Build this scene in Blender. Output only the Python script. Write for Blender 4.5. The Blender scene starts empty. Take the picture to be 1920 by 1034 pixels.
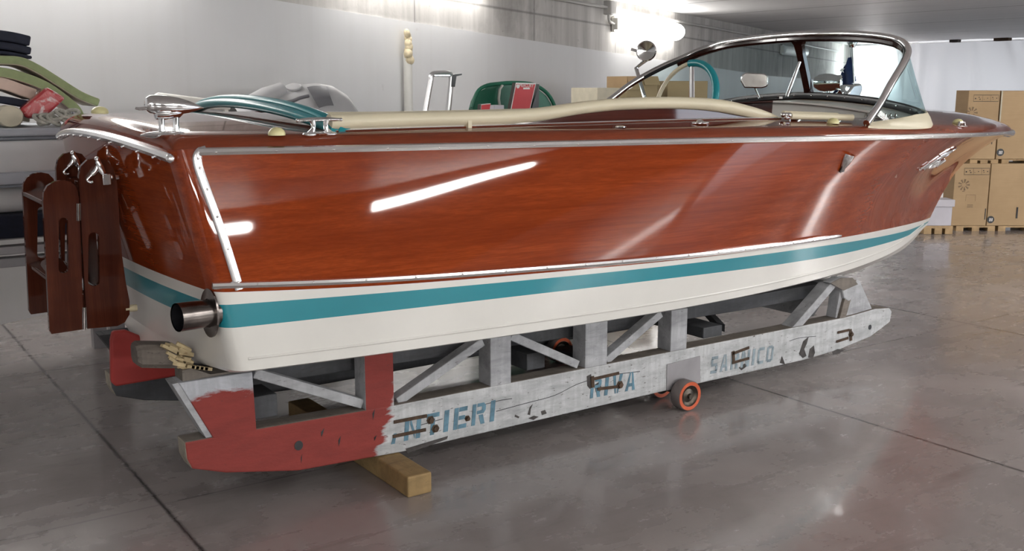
import bpy, math, random
from mathutils import Vector, Matrix
V = Vector
PI = math.pi
rnd = random.Random(7)
SC = bpy.context.scene
COL = SC.collection

# ------------------------------------------------------------------ camera
F, CX, CY, HOR, H, VPX = 1940., 960., 517., 155., 1.4, 3830.
pitch = math.atan((CY - HOR) / F)
yaw = math.atan((VPX - CX) / math.hypot(F, CY - HOR))
RT = V((math.sin(yaw), -math.cos(yaw), 0))
FW = V((math.cos(yaw) * math.cos(pitch), math.sin(yaw) * math.cos(pitch), -math.sin(pitch)))
UP = RT.cross(FW)
C0 = V((0, 0, H))
cd = bpy.data.cameras.new('camera'); cam = bpy.data.objects.new('camera', cd); COL.objects.link(cam)
cd.sensor_width = 36; cd.lens = F / 1920 * 36; cd.clip_start = .05; cd.clip_end = 200
R3 = Matrix((RT, UP, -FW)).transposed()
cam.matrix_world = Matrix.Translation(C0) @ R3.to_4x4()
SC.view_settings.view_transform = 'Standard'; SC.view_settings.look = 'None'; SC.view_settings.gamma = 1; SC.view_settings.use_curve_mapping = False
SC.view_settings.exposure = 1.0
W = bpy.data.worlds.new('world'); SC.world = W; W.use_nodes = True
W.node_tree.nodes['Background'].inputs[0].default_value = (.8, .85, 1, 1); W.node_tree.nodes['Background'].inputs[1].default_value = .05
SC.camera = cam
def ray(px, py): return FW * F + RT * (px - CX) - UP * (py - CY)
def proj(p):
    d = V(p) - C0; z = d.dot(FW)
    return CX + F * d.dot(RT) / z, CY - F * d.dot(UP) / z
def P(px, py, x=None, y=None, z=None):
    """where the sight line of a photo pixel meets a plane of the place"""
    r = ray(px, py)
    if x is not None: return C0 + r * (x / r.x)
    if y is not None: return C0 + r * (y / r.y)
    return C0 + r * ((z - H) / r.z)

# ------------------------------------------------------------------ materials
MATS = {}
class NT:
    def __init__(s, name):
        s.m = bpy.data.materials.new(name); s.m.use_nodes = True
        s.t = s.m.node_tree; s.t.nodes.clear()
        s.out = s.n('ShaderNodeOutputMaterial'); s.b = s.n('ShaderNodeBsdfPrincipled')
        s.l(s.b.outputs[0], s.out.inputs[0]); MATS[name] = s.m
    def n(s, t, **k):
        x = s.t.nodes.new(t)
        for a, b in k.items(): setattr(x, a, b)
        return x
    def l(s, a, b): s.t.links.new(a, b)
    def set(s, **k):
        for a, b in k.items():
            i = s.b.inputs[a.replace('_', ' ')]
            if hasattr(b, 'is_output'): s.l(b, i)
            else: i.default_value = b if not isinstance(b, tuple) else (*b, 1)[:4]
        return s
    def co(s, scale=(1, 1, 1), rot=(0, 0, 0), kind='Object', loc=(0, 0, 0)):
        tc = s.n('ShaderNodeTexCoord'); mp = s.n('ShaderNodeMapping')
        mp.inputs['Scale'].default_value = scale; mp.inputs['Rotation'].default_value = rot; mp.inputs['Location'].default_value = loc
        s.l(tc.outputs[kind], mp.inputs[0]); return mp.outputs[0]
    def noise(s, co, scale=5, detail=4, rough=.55, dist=0):
        x = s.n('ShaderNodeTexNoise'); s.l(co, x.inputs['Vector'])
        x.inputs['Scale'].default_value = scale; x.inputs['Detail'].default_value = detail
        x.inputs['Roughness'].default_value = rough; x.inputs['Distortion'].default_value = dist
        return x.outputs[0]
    def ramp(s, f, *stops):
        x = s.n('ShaderNodeValToRGB'); s.l(f, x.inputs[0]); e = x.color_ramp.elements
        while len(e) < len(stops): e.new(.5)
        for k, (p, c) in zip(e, stops):
            k.position = p; k.color = (*c, 1) if isinstance(c, tuple) else (c, c, c, 1)
        return x.outputs[0]
    def math(s, op, a, b=None, c=None, clamp=False):
        x = s.n('ShaderNodeMath', operation=op, use_clamp=clamp)
        for i, q in enumerate((a, b, c)):
            if q is None: continue
            if hasattr(q, 'is_output'): s.l(q, x.inputs[i])
            else: x.inputs[i].default_value = q
        return x.outputs[0]
    def mix(s, f, a, b, mode='MIX'):
        x = s.n('ShaderNodeMix', data_type='RGBA', blend_type=mode)
        for i, q in ((0, f), (6, a), (7, b)):
            if hasattr(q, 'is_output'): s.l(q, x.inputs[i])
            else: x.inputs[i].default_value = (*q, 1) if isinstance(q, tuple) else q
        return x.outputs[2]
    def sep(s, co):
        x = s.n('ShaderNodeSeparateXYZ'); s.l(co, x.inputs[0]); return x.outputs
    def bump(s, h, strength=.2, dist=.01):
        x = s.n('ShaderNodeBump'); s.l(h, x.inputs['Height'])
        x.inputs['Strength'].default_value = strength; x.inputs['Distance'].default_value = dist
        s.l(x.outputs[0], s.b.inputs['Normal']); return s
def flat(name, col, rough=.5, metal=0., vary=.12, scale=8, bump=0, **k):
    m = NT(name); co = m.co()
    n = m.noise(co, scale, 5)
    c = m.ramp(n, (.3, tuple(x * (1 - vary) for x in col)), (.7, tuple(min(1, x * (1 + vary)) for x in col)))
    m.set(Base_Color=c, Roughness=rough, Metallic=metal, **k)
    if bump: m.bump(m.noise(co, scale * 8, 6), bump, .004)
    return m.m

def mahogany(name, dark, light, coat=1., rough=.4, stretch=(.5, 9, 9)):
    m = NT(name); x = m.sep(m.co()); nx = m.sep(m.n('ShaderNodeNewGeometry').outputs['Normal'])[0]
    k = m.math('GREATER_THAN', m.math('ABSOLUTE', nx), .72)
    cb = m.n('ShaderNodeCombineXYZ'); df = m.math('SUBTRACT', x[1], x[0])
    m.l(m.math('ADD', x[0], m.math('MULTIPLY', k, df)), cb.inputs[0]); m.l(m.math('SUBTRACT', x[1], m.math('MULTIPLY', k, df)), cb.inputs[1]); m.l(x[2], cb.inputs[2])
    def mp(sc):
        q = m.n('ShaderNodeMapping'); q.inputs['Scale'].default_value = sc; m.l(cb.outputs[0], q.inputs[0]); return q.outputs[0]
    g = m.noise(mp(stretch), 3.2, 8, .6, .6); f = m.noise(mp((1.2, 60, 60) if stretch[2] > 1 else (60, 60, 1.2)), 4, 3)
    pl = m.noise(mp((.25, 2.6, 7)), 1.6, 2)
    c = m.ramp(g, (.3, dark), (.62, light))
    c = m.mix(m.ramp(f, (.42, .3), (.6, .0)), c, tuple(x * .7 for x in dark))
    c = m.mix(m.ramp(pl, (.35, .45), (.65, 0.)), c, tuple(x * .9 for x in dark))
    m.set(Base_Color=c, Roughness=rough, Coat_Weight=coat, Coat_Roughness=.035, Coat_IOR=1.44, Specular_IOR_Level=.0)
    return m.m
mahogany('mahogany_hull', (.205, .031, .008), (.315, .056, .013), stretch=(.28, 9, 13))
mahogany('mahogany_deck', (.15, .032, .014), (.25, .055, .022))
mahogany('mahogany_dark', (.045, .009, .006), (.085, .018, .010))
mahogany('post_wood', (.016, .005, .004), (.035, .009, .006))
mahogany('ladder_wood', (.050, .013, .008), (.10, .027, .014), coat=.6, rough=.35, stretch=(9, 9, .7))
flat('chrome', (.86, .86, .87), .11, 1., .03)
flat('rail_chrome', (.93, .93, .94), .24, 1., .03); flat('worn_chrome', (.40, .38, .36), .16, 1., .25, 20)
flat('pipe_metal', (.20, .18, .17), .24, 1., .4, 14)
flat('hull_white', (.72, .71, .67), .28, 0, .05, 3, Coat_Weight=.4, Coat_Roughness=.12)
flat('teal_paint', (.012, .235, .29), .3, 0, .06, 3, Coat_Weight=.4, Coat_Roughness=.1)
flat('teal_vinyl', (.012, .25, .29), .3, 0, .08, 5)
flat('teal_highlight', (.10, .40, .44), .3, 0, .06, 5)
flat('cream_vinyl', (.66, .60, .44), .42, 0, .05, 5)
flat('cream_cap', (.72, .68, .36), .35, 0, .06, 9)
flat('dash_white', (.62, .60, .56), .4, 0, .04)
flat('black_rubber', (.012, .012, .014), .3, 0, .2)
flat('red_antifoul', (.36, .035, .030), .6, 0, .15, 7)
flat('navy_fabric', (.010, .013, .028), .8, 0, .25, 30)
flat('flag_navy', (.012, .035, .13), .7, 0, .2, 20)
flat('green_fabric', (.25, .30, .15), .85, 0, .1, 25)
flat('pink_foam', (.58, .44, .37), .85, 0, .12, 12)
flat('cream_fabric', (.48, .44, .34), .8, 0, .1, 12)
flat('white_plastic', (.62, .61, .57), .45, 0, .06)
flat('grey_gel', (.52, .53, .54), .4, 0, .06, 4)
flat('grey_strake', (.16, .18, .21), .45, 0, .1, 6)
flat('pale_strake', (.36, .385, .43), .45, 0, .08, 6)
flat('rib_grey', (.42, .42, .43), .5, 0, .07, 5)
flat('rib_dark', (.11, .11, .12), .55, 0, .1, 9)
flat('aluminium', (.70, .70, .71), .3, .9, .06)
flat('black_plastic', (.02, .021, .024), .45, 0, .2)
flat('green_plastic', (.010, .13, .075), .5, 0, .2, 6)
flat('red_card', (.52, .022, .030), .5, 0, .08, 6)
flat('white_print', (.75, .74, .72), .5, 0, .03)
flat('dark_print', (.05, .04, .035), .7, 0, .2, 30)
flat('faded_print', (.20, .135, .08), .8, 0, .2, 40)
flat('tyre_grey', (.17, .145, .14), .6, 0, .15, 20)
flat('tyre_orange', (.55, .10, .035), .5, 0, .12, 20)
flat('hub_metal', (.09, .075, .06), .4, .8, .4, 40)
flat('rust', (.07, .042, .025), .75, .2, .5, 40, bump=.3)
flat('plate_grey', (.30, .29, .30), .45, .2, .1, 9)
flat('stencil_blue', (.10, .20, .265), .75, 0, .35, 30)
flat('faded_blue', (.235, .295, .33), .75, 0, .3, 30)
flat('foam_cream', (.62, .53, .36), .9, 0, .25, 20, bump=.5)
flat('rope_grey', (.35, .34, .30), .85, 0, .25, 60)
flat('conduit_grey', (.42, .41, .39), .5, 0, .05)
flat('pallet_wood', (.40, .27, .14), .8, 0, .25, 14)
flat('box_white', (.52, .50, .54), .7, 0, .05)
flat('brass_logo', (.45, .30, .12), .4, .5, .1)

def cardboard():
    m = NT('cardboard'); co = m.co()
    n = m.noise(co, 3, 6); w = m.noise(m.co((1, 1, 30)), 6, 2)
    c = m.ramp(n, (.3, (.37, .25, .135)), (.7, (.44, .305, .17)))
    c = m.mix(m.ramp(w, (.4, .15), (.6, 0.)), c, (.31, .205, .105))
    m.set(Base_Color=c, Roughness=.85)
cardboard()

def worn_paint(name, paint, wear, amount=.5, red=None, split=None):
    m = NT(name); co = m.co()
    a = m.noise(m.co((1.3, 5, 5)), 3.5, 9, .68, .4)
    b = m.noise(m.co((3, 9, 9)), 9, 6, .7)
    c = m.ramp(a, (.28, tuple(x * .52 for x in paint)), (.56, paint))
    g = m.noise(m.co((14, 3, 2)), 3, 5, .6)
    c = m.mix(m.ramp(g, (.44, .35), (.6, 0.)), c, tuple(x * .55 for x in paint))
    k = m.ramp(b, (amount - .06, 1.), (amount, 0.))
    c = m.mix(k, c, wear)
    if red:
        x = m.sep(m.n('ShaderNodeNewGeometry').outputs['Position'])
        e = m.math('ADD', split(m, x), m.math('MULTIPLY', m.math('SUBTRACT', a, .5), .16))
        f = m.math('MULTIPLY_ADD', e, 60, .5, True)
        rc = m.ramp(a, (.3, tuple(q * .72 for q in red)), (.7, red))
        rc = m.mix(m.ramp(b, (.30, .9), (.34, 0.)), rc, (.045, .03, .028))
        c = m.mix(f, c, rc)
    m.set(Base_Color=c, Roughness=.72); m.bump(b, .35, .004)
    return m.m
GP = (.54, .555, .565); GW = (.11, .095, .085)
worn_paint('skid_paint', GP, GW, .40, (.26, .034, .026),
           lambda m, x: m.math('SUBTRACT', m.math('SUBTRACT', 1.665, x[0]), m.math('MULTIPLY', m.math('SUBTRACT', .257, x[2]), .35)))
worn_paint('post_red', (.50, .52, .56), GW, .34, (.26, .034, .026), lambda m, x: m.math('SUBTRACT', .405, x[2]))
worn_paint('grey_paint', (.45, .46, .48), GW, .38)
worn_paint('shaded_grey_paint', (.075, .078, .085), (.05, .045, .045), .40)  # grey paint with the shade under the hull put into its colour
worn_paint('bare_wood', (.19, .165, .14), (.10, .085, .07), .40)
worn_paint('end_grain', (.40, .36, .29), (.17, .14, .11), .40)
worn_paint('timber_yellow', (.34, .225, .095), (.10, .065, .03), .36)
worn_paint('weathered_log', (.165, .14, .12), (.075, .062, .055), .42)
worn_paint('broken_wood', (.60, .48, .28), (.30, .20, .10), .36)

flat('grime', (.055, .05, .048), .85, 0, .4, 40)
def emis(name, col, s):
    m = NT(name); m.t.nodes.remove(m.b); e = m.n('ShaderNodeEmission')
    e.inputs[0].default_value = (*col, 1); e.inputs[1].default_value = s; m.l(e.outputs[0], m.out.inputs[0]); return m.m
emis('tube_light', (1, .975, .94), 10.5); emis('fill_tube', (1, .98, .95), 13); emis('wall_tube', (1, .98, .95), 30)
emis('flood_light', (1, .98, .95), 40)
emis('daylight', (.80, .88, 1), 4); emis('backlight_glow', (.93, .96, 1), 1.3)

def glass():
    m = NT('windshield_glass'); m.t.nodes.remove(m.b)
    tr = m.n('ShaderNodeBsdfTransparent'); tr.inputs[0].default_value = (.76, .885, .895, 1)
    gl = m.n('ShaderNodeBsdfGlossy'); gl.inputs['Roughness'].default_value = .01
    fr = m.n('ShaderNodeFresnel'); fr.inputs[0].default_value = 1.25
    mx = m.n('ShaderNodeMixShader'); m.l(m.math('MULTIPLY', fr.outputs[0], .35), mx.inputs[0]); m.l(tr.outputs[0], mx.inputs[1]); m.l(gl.outputs[0], mx.inputs[2])
    m.l(mx.outputs[0], m.out.inputs[0])
glass()
def lamp_off():
    m = NT('tube_off'); m.set(Base_Color=(.72, .73, .72), Roughness=.35)
lamp_off()
def sheet_mat():
    m = NT('plastic_film')
    d = m.n('ShaderNodeBsdfDiffuse'); d.inputs[0].default_value = (.74, .74, .76, 1)
    t = m.n('ShaderNodeBsdfTranslucent'); t.inputs[0].default_value = (.8, .8, .82, 1)
    g = m.n('ShaderNodeBsdfGlossy'); g.inputs['Roughness'].default_value = .3
    mx = m.n('ShaderNodeMixShader'); mx.inputs[0].default_value = .4; m.l(d.outputs[0], mx.inputs[1]); m.l(t.outputs[0], mx.inputs[2])
    m2 = m.n('ShaderNodeMixShader'); m2.inputs[0].default_value = .06; m.l(mx.outputs[0], m2.inputs[1]); m.l(g.outputs[0], m2.inputs[2])
    m.l(m2.outputs[0], m.out.inputs[0])
sheet_mat()
def wrapped():
    m = NT('wrapped_red'); co = m.co((1, 1, 1)); n = m.noise(co, 9, 5, .6, 1.5)
    m.set(Base_Color=m.ramp(n, (.34, (.62, .50, .50)), (.44, (.42, .045, .05)), (.62, (.36, .02, .03)), (.70, (.70, .58, .58))), Roughness=.25, Coat_Weight=.6)
    m.bump(n, .5, .02)
wrapped()

JX = (-1.12, .89, 3.575, 5.59, 7.9, 10.4); JY = (5.36, 3.33 - 2.03 * 0 + .05, 1.3, -.8)
def lines(m, comp, vals, w, wob=None):
    acc = None
    for v in vals:
        d = m.math('ABSOLUTE', m.math('SUBTRACT', comp, v))
        f = m.math('SUBTRACT', 1., m.math('DIVIDE', d, w), clamp=True)
        acc = f if acc is None else m.math('MAXIMUM', acc, f)
    return acc
def floor_mat():
    m = NT('polished_concrete'); co = m.co()
    big = m.noise(co, .55, 5, .6, .5); mid = m.noise(co, 2.6, 8, .65, .3); fine = m.noise(co, 22, 6, .7)
    st = m.noise(m.co((1, 5, 1), (0, 0, .5)), 1.4, 6, .65, .4)
    c = m.ramp(mid, (.28, (.275, .245, .236)), (.72, (.41, .375, .365)))
    c = m.mix(m.ramp(big, (.38, .55), (.62, 0.)), c, (.20, .174, .168))
    c = m.mix(m.ramp(st, (.30, .6), (.42, 0.)), c, (.18, .157, .152))
    c = m.mix(m.ramp(fine, (.30, .35), (.42, 0.)), c, (.17, .15, .146))
    x = m.sep(m.co()); w = m.math('MULTIPLY', m.math('SUBTRACT', fine, .5), .012)
    j = m.math('MAXIMUM', lines(m, m.math('ADD', x[0], w), JX, .012), m.math('MULTIPLY', lines(m, m.math('ADD', x[1], w), JY, .008), .55))
    c = m.mix(j, c, (.035, .03, .03))
    r = m.ramp(mid, (.3, .20), (.7, .34))
    m.set(Base_Color=c, Roughness=m.math('ADD', r, m.math('MULTIPLY', m.math('SUBTRACT', st, .5), .25)), Specular_IOR_Level=.7, Coat_Weight=.4, Coat_Roughness=.07)
    m.bump(m.math('ADD', m.math('MULTIPLY', mid, .5), m.math('MULTIPLY', fine, .10)), .05, .008)
floor_mat()
CJ = (10.6, 12.7, 14.85, 17.67, 21.37)
def ceil_mat():
    m = NT('ceiling_paint'); co = m.co(); x = m.sep(co)
    n = m.noise(m.co((1, .12, 1)), 5, 6)
    c = m.ramp(n, (.3, (.68, .67, .665)), (.7, (.76, .75, .745)))
    c = m.mix(lines(m, x[0], tuple(range(-8, 9, 2)) + CJ, .05), c, (.20, .195, .19))
    m.set(Base_Color=c, Roughness=.42)
ceil_mat()
def wall_mats():
    m = NT('white_wall'); co = m.co(); n = m.noise(co, .7, 4); f = m.noise(m.co((1, 1, 1)), 5, 3, .4); v = m.noise(m.co((6, 6, .2)), 1.2, 4)
    c = m.ramp(n, (.3, (.60, .60, .605)), (.7, (.66, .66, .66)))
    c = m.mix(m.ramp(f, (.20, .5), (.26, 0.)), c, (.30, .29, .28))
    c = m.mix(m.ramp(v, (.3, .12), (.5, 0.)), c, (.50, .49, .46))
    m.set(Base_Color=c, Roughness=.5)
    m = NT('raw_concrete'); co = m.co(); n = m.noise(co, .9, 7, .65, .3); v = m.noise(m.co((2.6, 2.6, .25)), 1.6, 8, .7); f = m.noise(co, 9, 6, .7)
    c = m.ramp(v, (.3, (.36, .345, .325)), (.68, (.58, .56, .535)))
    c = m.mix(m.ramp(n, (.33, .7), (.47, 0.)), c, (.27, .255, .24))
    c = m.mix(m.ramp(f, (.28, .5), (.36, 0.)), c, (.12, .11, .10))
    x = m.sep(co)
    s = m.math('ADD', m.math('MULTIPLY', x[0], .878), m.math('MULTIPLY', x[1], .478))
    sj = m.math('ABSOLUTE', m.math('SUBTRACT', m.math('FRACT', m.math('DIVIDE', m.math('ADD', s, .55), 2.6)), .5))
    j = m.math('SUBTRACT', 1., m.math('DIVIDE', sj, .006), clamp=True)
    zz = m.math('ADD', x[2], m.math('MULTIPLY', s, .010))
    j = m.math('MAXIMUM', j, m.math('MULTIPLY', lines(m, zz, (2.30,), .02), .8))
    c = m.mix(m.math('MULTIPLY', j, .75), c, (.075, .07, .065))
    m.set(Base_Color=c, Roughness=.85); m.bump(f, .3, .01)
    m = NT('dim_wall'); m.set(Base_Color=m.ramp(m.noise(m.co(), 1, 5), (.3, (.09, .088, .085)), (.7, (.12, .117, .114))), Roughness=.8)
    m = NT('grey_wall'); m.set(Base_Color=m.ramp(m.noise(m.co(), 1, 5), (.3, (.42, .42, .42)), (.7, (.5, .5, .5))), Roughness=.7)
wall_mats()

# ------------------------------------------------------------------ mesh helpers
ORG = {}
class MB:
    def __init__(s): s.v = []; s.f = []; s.mi = []; s.m = 0
    def add(s, vs, fs):
        b = len(s.v); s.v += [V(q) for q in vs]
        for f in fs: s.f.append(tuple(b + i for i in f)); s.mi.append(s.m)
        return s
    def box(s, lo, hi):
        a, b = lo, hi
        vs = [(x, y, z) for x in (a[0], b[0]) for y in (a[1], b[1]) for z in (a[2], b[2])]
        return s.add(vs, [(0, 1, 3, 2), (4, 6, 7, 5), (0, 4, 5, 1), (2, 3, 7, 6), (0, 2, 6, 4), (1, 5, 7, 3)])
    def obox(s, c, ax, ay, az, h):
        ax, ay, az = V(ax).normalized(), V(ay).normalized(), V(az).normalized(); c = V(c)
        vs = [c + ax * h[0] * i + ay * h[1] * j + az * h[2] * k for i in (-1, 1) for j in (-1, 1) for k in (-1, 1)]
        return s.add(vs, [(0, 1, 3, 2), (4, 6, 7, 5), (0, 4, 5, 1), (2, 3, 7, 6), (0, 2, 6, 4), (1, 5, 7, 3)])
    def prism(s, poly, e):
        """polygon of 3-D points swept along vector e"""
        n = len(poly); e = V(e); vs = [V(p) for p in poly] + [V(p) + e for p in poly]
        return s.add(vs, [tuple(range(n))[::-1], tuple(range(n, 2 * n))] + [(i, (i + 1) % n, n + (i + 1) % n, n + i) for i in range(n)])
    def grid(s, rows, cu=False, cv=False, flip=False):
        n, k = len(rows), len(rows[0]); vs = [p for r in rows for p in r]; fs = []
        for i in range(n if cv else n - 1):
            for j in range(k if cu else k - 1):
                a, b, c, d = i * k + j, i * k + (j + 1) % k, ((i + 1) % n) * k + (j + 1) % k, ((i + 1) % n) * k + j
                fs.append((a, d, c, b) if flip else (a, b, c, d))
        return s.add(vs, fs)
    def tube(s, path, r, seg=10, caps=True, closed=False, sq=1., up=None):
        path = [V(p) for p in path]; n = len(path); rows = []
        rr = r if isinstance(r, (list, tuple)) else [r] * n
        prev = None
        for i, p in enumerate(path):
            t = (path[(i + 1) % n] - path[i - 1]) if closed else (path[min(i + 1, n - 1)] - path[max(i - 1, 0)])
            t.normalize()
            if up is not None: u = V(up)
            else: u = prev if prev is not None else (V((0, 0, 1)) if abs(t.z) < .9 else V((1, 0, 0)))
            u = (u - t * u.dot(t)).normalized(); prev = u; w = t.cross(u)
            rows.append([p + (u * math.sin(a) * sq + w * math.cos(a)) * rr[i] for a in [2 * PI * k / seg for k in range(seg)]])
        s.grid(rows, cu=True, cv=closed)
        if caps and not closed:
            b = len(s.v); k = seg; base = b - n * k
            s.f.append(tuple(base + j for j in range(k))[::-1]); s.mi.append(s.m)
            s.f.append(tuple(base + (n - 1) * k + j for j in range(k))); s.mi.append(s.m)
        return s
    def lathe(s, prof, c, ax, seg=24, sx=1., sy=1., ref=None):
        """profile of (radius, height) turned about axis ax through c"""
        ax = V(ax).normalized(); u = V(ref) if ref else (V((1, 0, 0)) if abs(ax.x) < .9 else V((0, 1, 0)))
        u = (u - ax * u.dot(ax)).normalized(); w = ax.cross(u); c = V(c)
        s.grid([[c + ax * h + (u * math.cos(a) * sx + w * math.sin(a) * sy) * max(r, 1e-5) for a in [2 * PI * k / seg for k in range(seg)]] for r, h in prof], cu=True)
        return s
    def ball(s, c, r, ax=(0, 0, 1), seg=20, ring=12, sx=1., sy=1., ref=None):
        rx = r if isinstance(r, tuple) else (r, r)
        return s.lathe([(rx[0] * math.sin(PI * i / ring), -rx[1] * math.cos(PI * i / ring)) for i in range(ring + 1)], c, ax, seg, sx, sy, ref)
    def build(s, name, mats, parent=None, smooth=True, angle=40, bevel=0, subs=0, normals=None):
        org = ORG.get(parent, V()) if parent else V()
        me = bpy.data.meshes.new(name); me.from_pydata([tuple(q - org) for q in s.v], [], s.f)
        mats = mats if isinstance(mats, (list, tuple)) else [mats]
        for m in mats: me.materials.append(MATS[m])
        me.polygons.foreach_set('material_index', s.mi)
        import bmesh
        bm = bmesh.new(); bm.from_mesh(me); bmesh.ops.recalc_face_normals(bm, faces=bm.faces); bm.to_mesh(me); bm.free()
        if smooth:
            me.polygons.foreach_set('use_smooth', [True] * len(me.polygons)); me.set_sharp_from_angle(angle=math.radians(angle))
        me.update()
        o = bpy.data.objects.new(name, me); COL.objects.link(o)
        if parent: o.parent = parent
        ORG[o] = org.copy()
        if bevel:
            b = o.modifiers.new('bevel', 'BEVEL'); b.width = bevel; b.segments = 2; b.limit_method = 'ANGLE'; b.angle_limit = math.radians(35); b.harden_normals = False
        if subs:
            q = o.modifiers.new('sub', 'SUBSURF'); q.levels = subs; q.render_levels = subs
        return o
def empty(name, loc, label, cat, group=None):
    o = bpy.data.objects.new(name, None); COL.objects.link(o); o.location = loc; o.empty_display_size = .1
    ORG[o] = V(loc); return tag(o, label, cat, group)
def tag(o, label, cat, group=None):
    o['label'] = label; o['category'] = cat
    if group: o['group'] = group
    return o
def struct(o): o['kind'] = 'structure'; return o
def pch(pts):
    xs = [p[0] for p in pts]; ys = [p[1] for p in pts]; n = len(xs)
    h = [xs[i + 1] - xs[i] for i in range(n - 1)]; d = [(ys[i + 1] - ys[i]) / h[i] for i in range(n - 1)]
    m = [d[0]] + [0 if d[i - 1] * d[i] <= 0 else 2 * d[i - 1] * d[i] / (d[i - 1] + d[i]) for i in range(1, n - 1)] + [d[-1]]
    def f(x):
        i = 0
        while i < n - 2 and x > xs[i + 1]: i += 1
        t = (x - xs[i]) / h[i]
        if t < 0: return ys[0] + m[0] * (x - xs[0])
        if t > 1: return ys[-1] + m[-1] * (x - xs[-1])
        return (2*t**3-3*t*t+1)*ys[i] + (t**3-2*t*t+t)*h[i]*m[i] + (-2*t**3+3*t*t)*ys[i+1] + (t**3-t*t)*h[i]*m[i+1]
    return f
def fair(f, a, b, w, n=500, passes=3):
    """the same curve, smoothed the way a batten is faired; end values stay"""
    h = (b - a) / n; t = [f(a + h * i) for i in range(n + 1)]; k = max(1, int(w / h))
    for _ in range(passes):
        e = [2 * t[0] - t[k - i] for i in range(k)] + t + [2 * t[-1] - t[-2 - i] for i in range(k)]
        acc = [0]
        for q in e: acc.append(acc[-1] + q)
        t = [(acc[i + 2 * k + 1] - acc[i]) / (2 * k + 1) for i in range(n + 1)]
    def g(x):
        u = (x - a) / h
        if u <= 0: return t[0] + (t[1] - t[0]) * u
        if u >= n: return t[-1] + (t[-1] - t[-2]) * (u - n)
        i = int(u); return t[i] + (t[i + 1] - t[i]) * (u - i)
    return g
def spline(pts, n=8):
    """smooth curve through 3-D points"""
    pts = [V(p) for p in pts]; out = []
    for i in range(len(pts) - 1):
        p0, p1, p2, p3 = pts[max(i - 1, 0)], pts[i], pts[i + 1], pts[min(i + 2, len(pts) - 1)]
        for k in range(n):
            t = k / n
            out.append(.5 * ((2 * p1) + (p2 - p0) * t + (2 * p0 - 5 * p1 + 4 * p2 - p3) * t * t + (3 * p1 - p0 - 3 * p2 + p3) * t ** 3))
    return out + [pts[-1]]
def text_mb(txt, o, r, u, w, h, depth=.0012, shear=0., bold=0.):
    """flat raised lettering: w wide, h high, baseline start at o, along r, upright u"""
    cu = bpy.data.curves.new('t', 'FONT'); cu.body = txt; cu.shear = shear; cu.offset = bold
    ob = bpy.data.objects.new('t', cu); COL.objects.link(ob)
    me = bpy.data.meshes.new_from_object(ob.evaluated_get(bpy.context.evaluated_depsgraph_get()))
    bpy.data.objects.remove(ob); bpy.data.curves.remove(cu)
    xs = [v.co.x for v in me.vertices]; ys = [v.co.y for v in me.vertices]
    x0, x1, y0, y1 = min(xs), max(xs), min(ys), max(ys)
    r = V(r).normalized(); u = V(u).normalized(); n = r.cross(u); o = V(o); b = MB()
    vs = [o + r * ((v.co.x - x0) / (x1 - x0) * w) + u * ((v.co.y - y0) / (y1 - y0) * h) for v in me.vertices]
    k = len(vs); fs = [tuple(p.vertices) for p in me.polygons]
    from collections import Counter
    ed = Counter()
    for f in fs:
        for i in range(len(f)): ed[tuple(sorted((f[i], f[(i + 1) % len(f)])))] += 1
    sides = [(a, c, c + k, a + k) for (a, c), q in ed.items() if q == 1]
    b.add(vs + [p + n * depth for p in vs], [tuple(i + k for i in f) for f in fs] + sides)
    bpy.data.meshes.remove(me); return b

# ================================================================== THE ROOM
CZ = 2.5
WA = V((10.321, 11.725, 0)); WD = V((.8783, .4781, 0)).normalized(); WN = V((WD.y, -WD.x, 0))  # wall line, into the room
def wallpt(s, z, off=0.): return WA + WD * s + WN * off + V((0, 0, z))
def onwall(px, py, off=0.):
    r = ray(px, py); t = (WA + WN * off - C0).dot(WN) / r.dot(WN); return C0 + r * t
def wall_s(p): return (V(p) - WA).dot(WD)
XB, XR, YR = 25.5, -7., -6.
b = MB().box((XR - .5, YR - .5, -.1), (27.5, 25, 0)); struct(b.build('floor', 'polished_concrete', smooth=False))
b = MB().box((XR - .5, YR - .5, CZ), (27.5, 25, CZ + .1)); struct(b.build('ceiling', 'ceiling_paint', smooth=False))
bord = [(-22., 2.10)] + [(wall_s(onwall(*p)), onwall(*p).z) for p in ((512, 0), (740, 36.5), (960, 70.4), (1186, 104.3), (1438, 141.9), (1568, 152.7))] + [(20., 1.40)]
b = MB()
for (s0, z0), (s1, z1) in zip(bord, bord[1:]):
    b.m = 0; b.prism([wallpt(s0, 0), wallpt(s1, 0), wallpt(s1, z1), wallpt(s0, z0)], -WN * .3)
    b.m = 1; b.prism([wallpt(s0, z0, -.012), wallpt(s1, z1, -.012), wallpt(s1, CZ, -.012), wallpt(s0, CZ, -.012)], -WN * .3)
struct(b.build('wall_left', ['white_wall', 'raw_concrete'], smooth=False))
struct(MB().box((26.6, YR, 0), (26.8, 12.5, CZ)).box((26.6, 18.5, 0), (26.8, 24, CZ)).box((26.6, 12.5, 2.2), (26.8, 18.5, CZ)).build('wall_back', 'grey_wall', smooth=False))
struct(MB().box((26.85, 12.5, 0), (26.9, 18.5, 2.2)).build('sheet_backlight', 'backlight_glow', smooth=False))  # added glowing panel, unseen, that brightens the sheet from behind
struct(MB().box((XR - .2, YR, 0), (XR, 8, CZ)).build('wall_front', 'white_wall', smooth=False))
# right wall with a wide daylit opening
b = MB().box((XR, YR - .2, 0), (11.5, YR, CZ)).box((17.5, YR - .2, 0), (27, YR, CZ)).box((11.5, YR - .2, 2.3), (17.5, YR, CZ))
struct(b.build('wall_right', 'dim_wall', smooth=False))
struct(MB().box((11.5, YR - .3, 0), (17.5, YR - .25, 2.3)).build('window_1', 'daylight', smooth=False))

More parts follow.
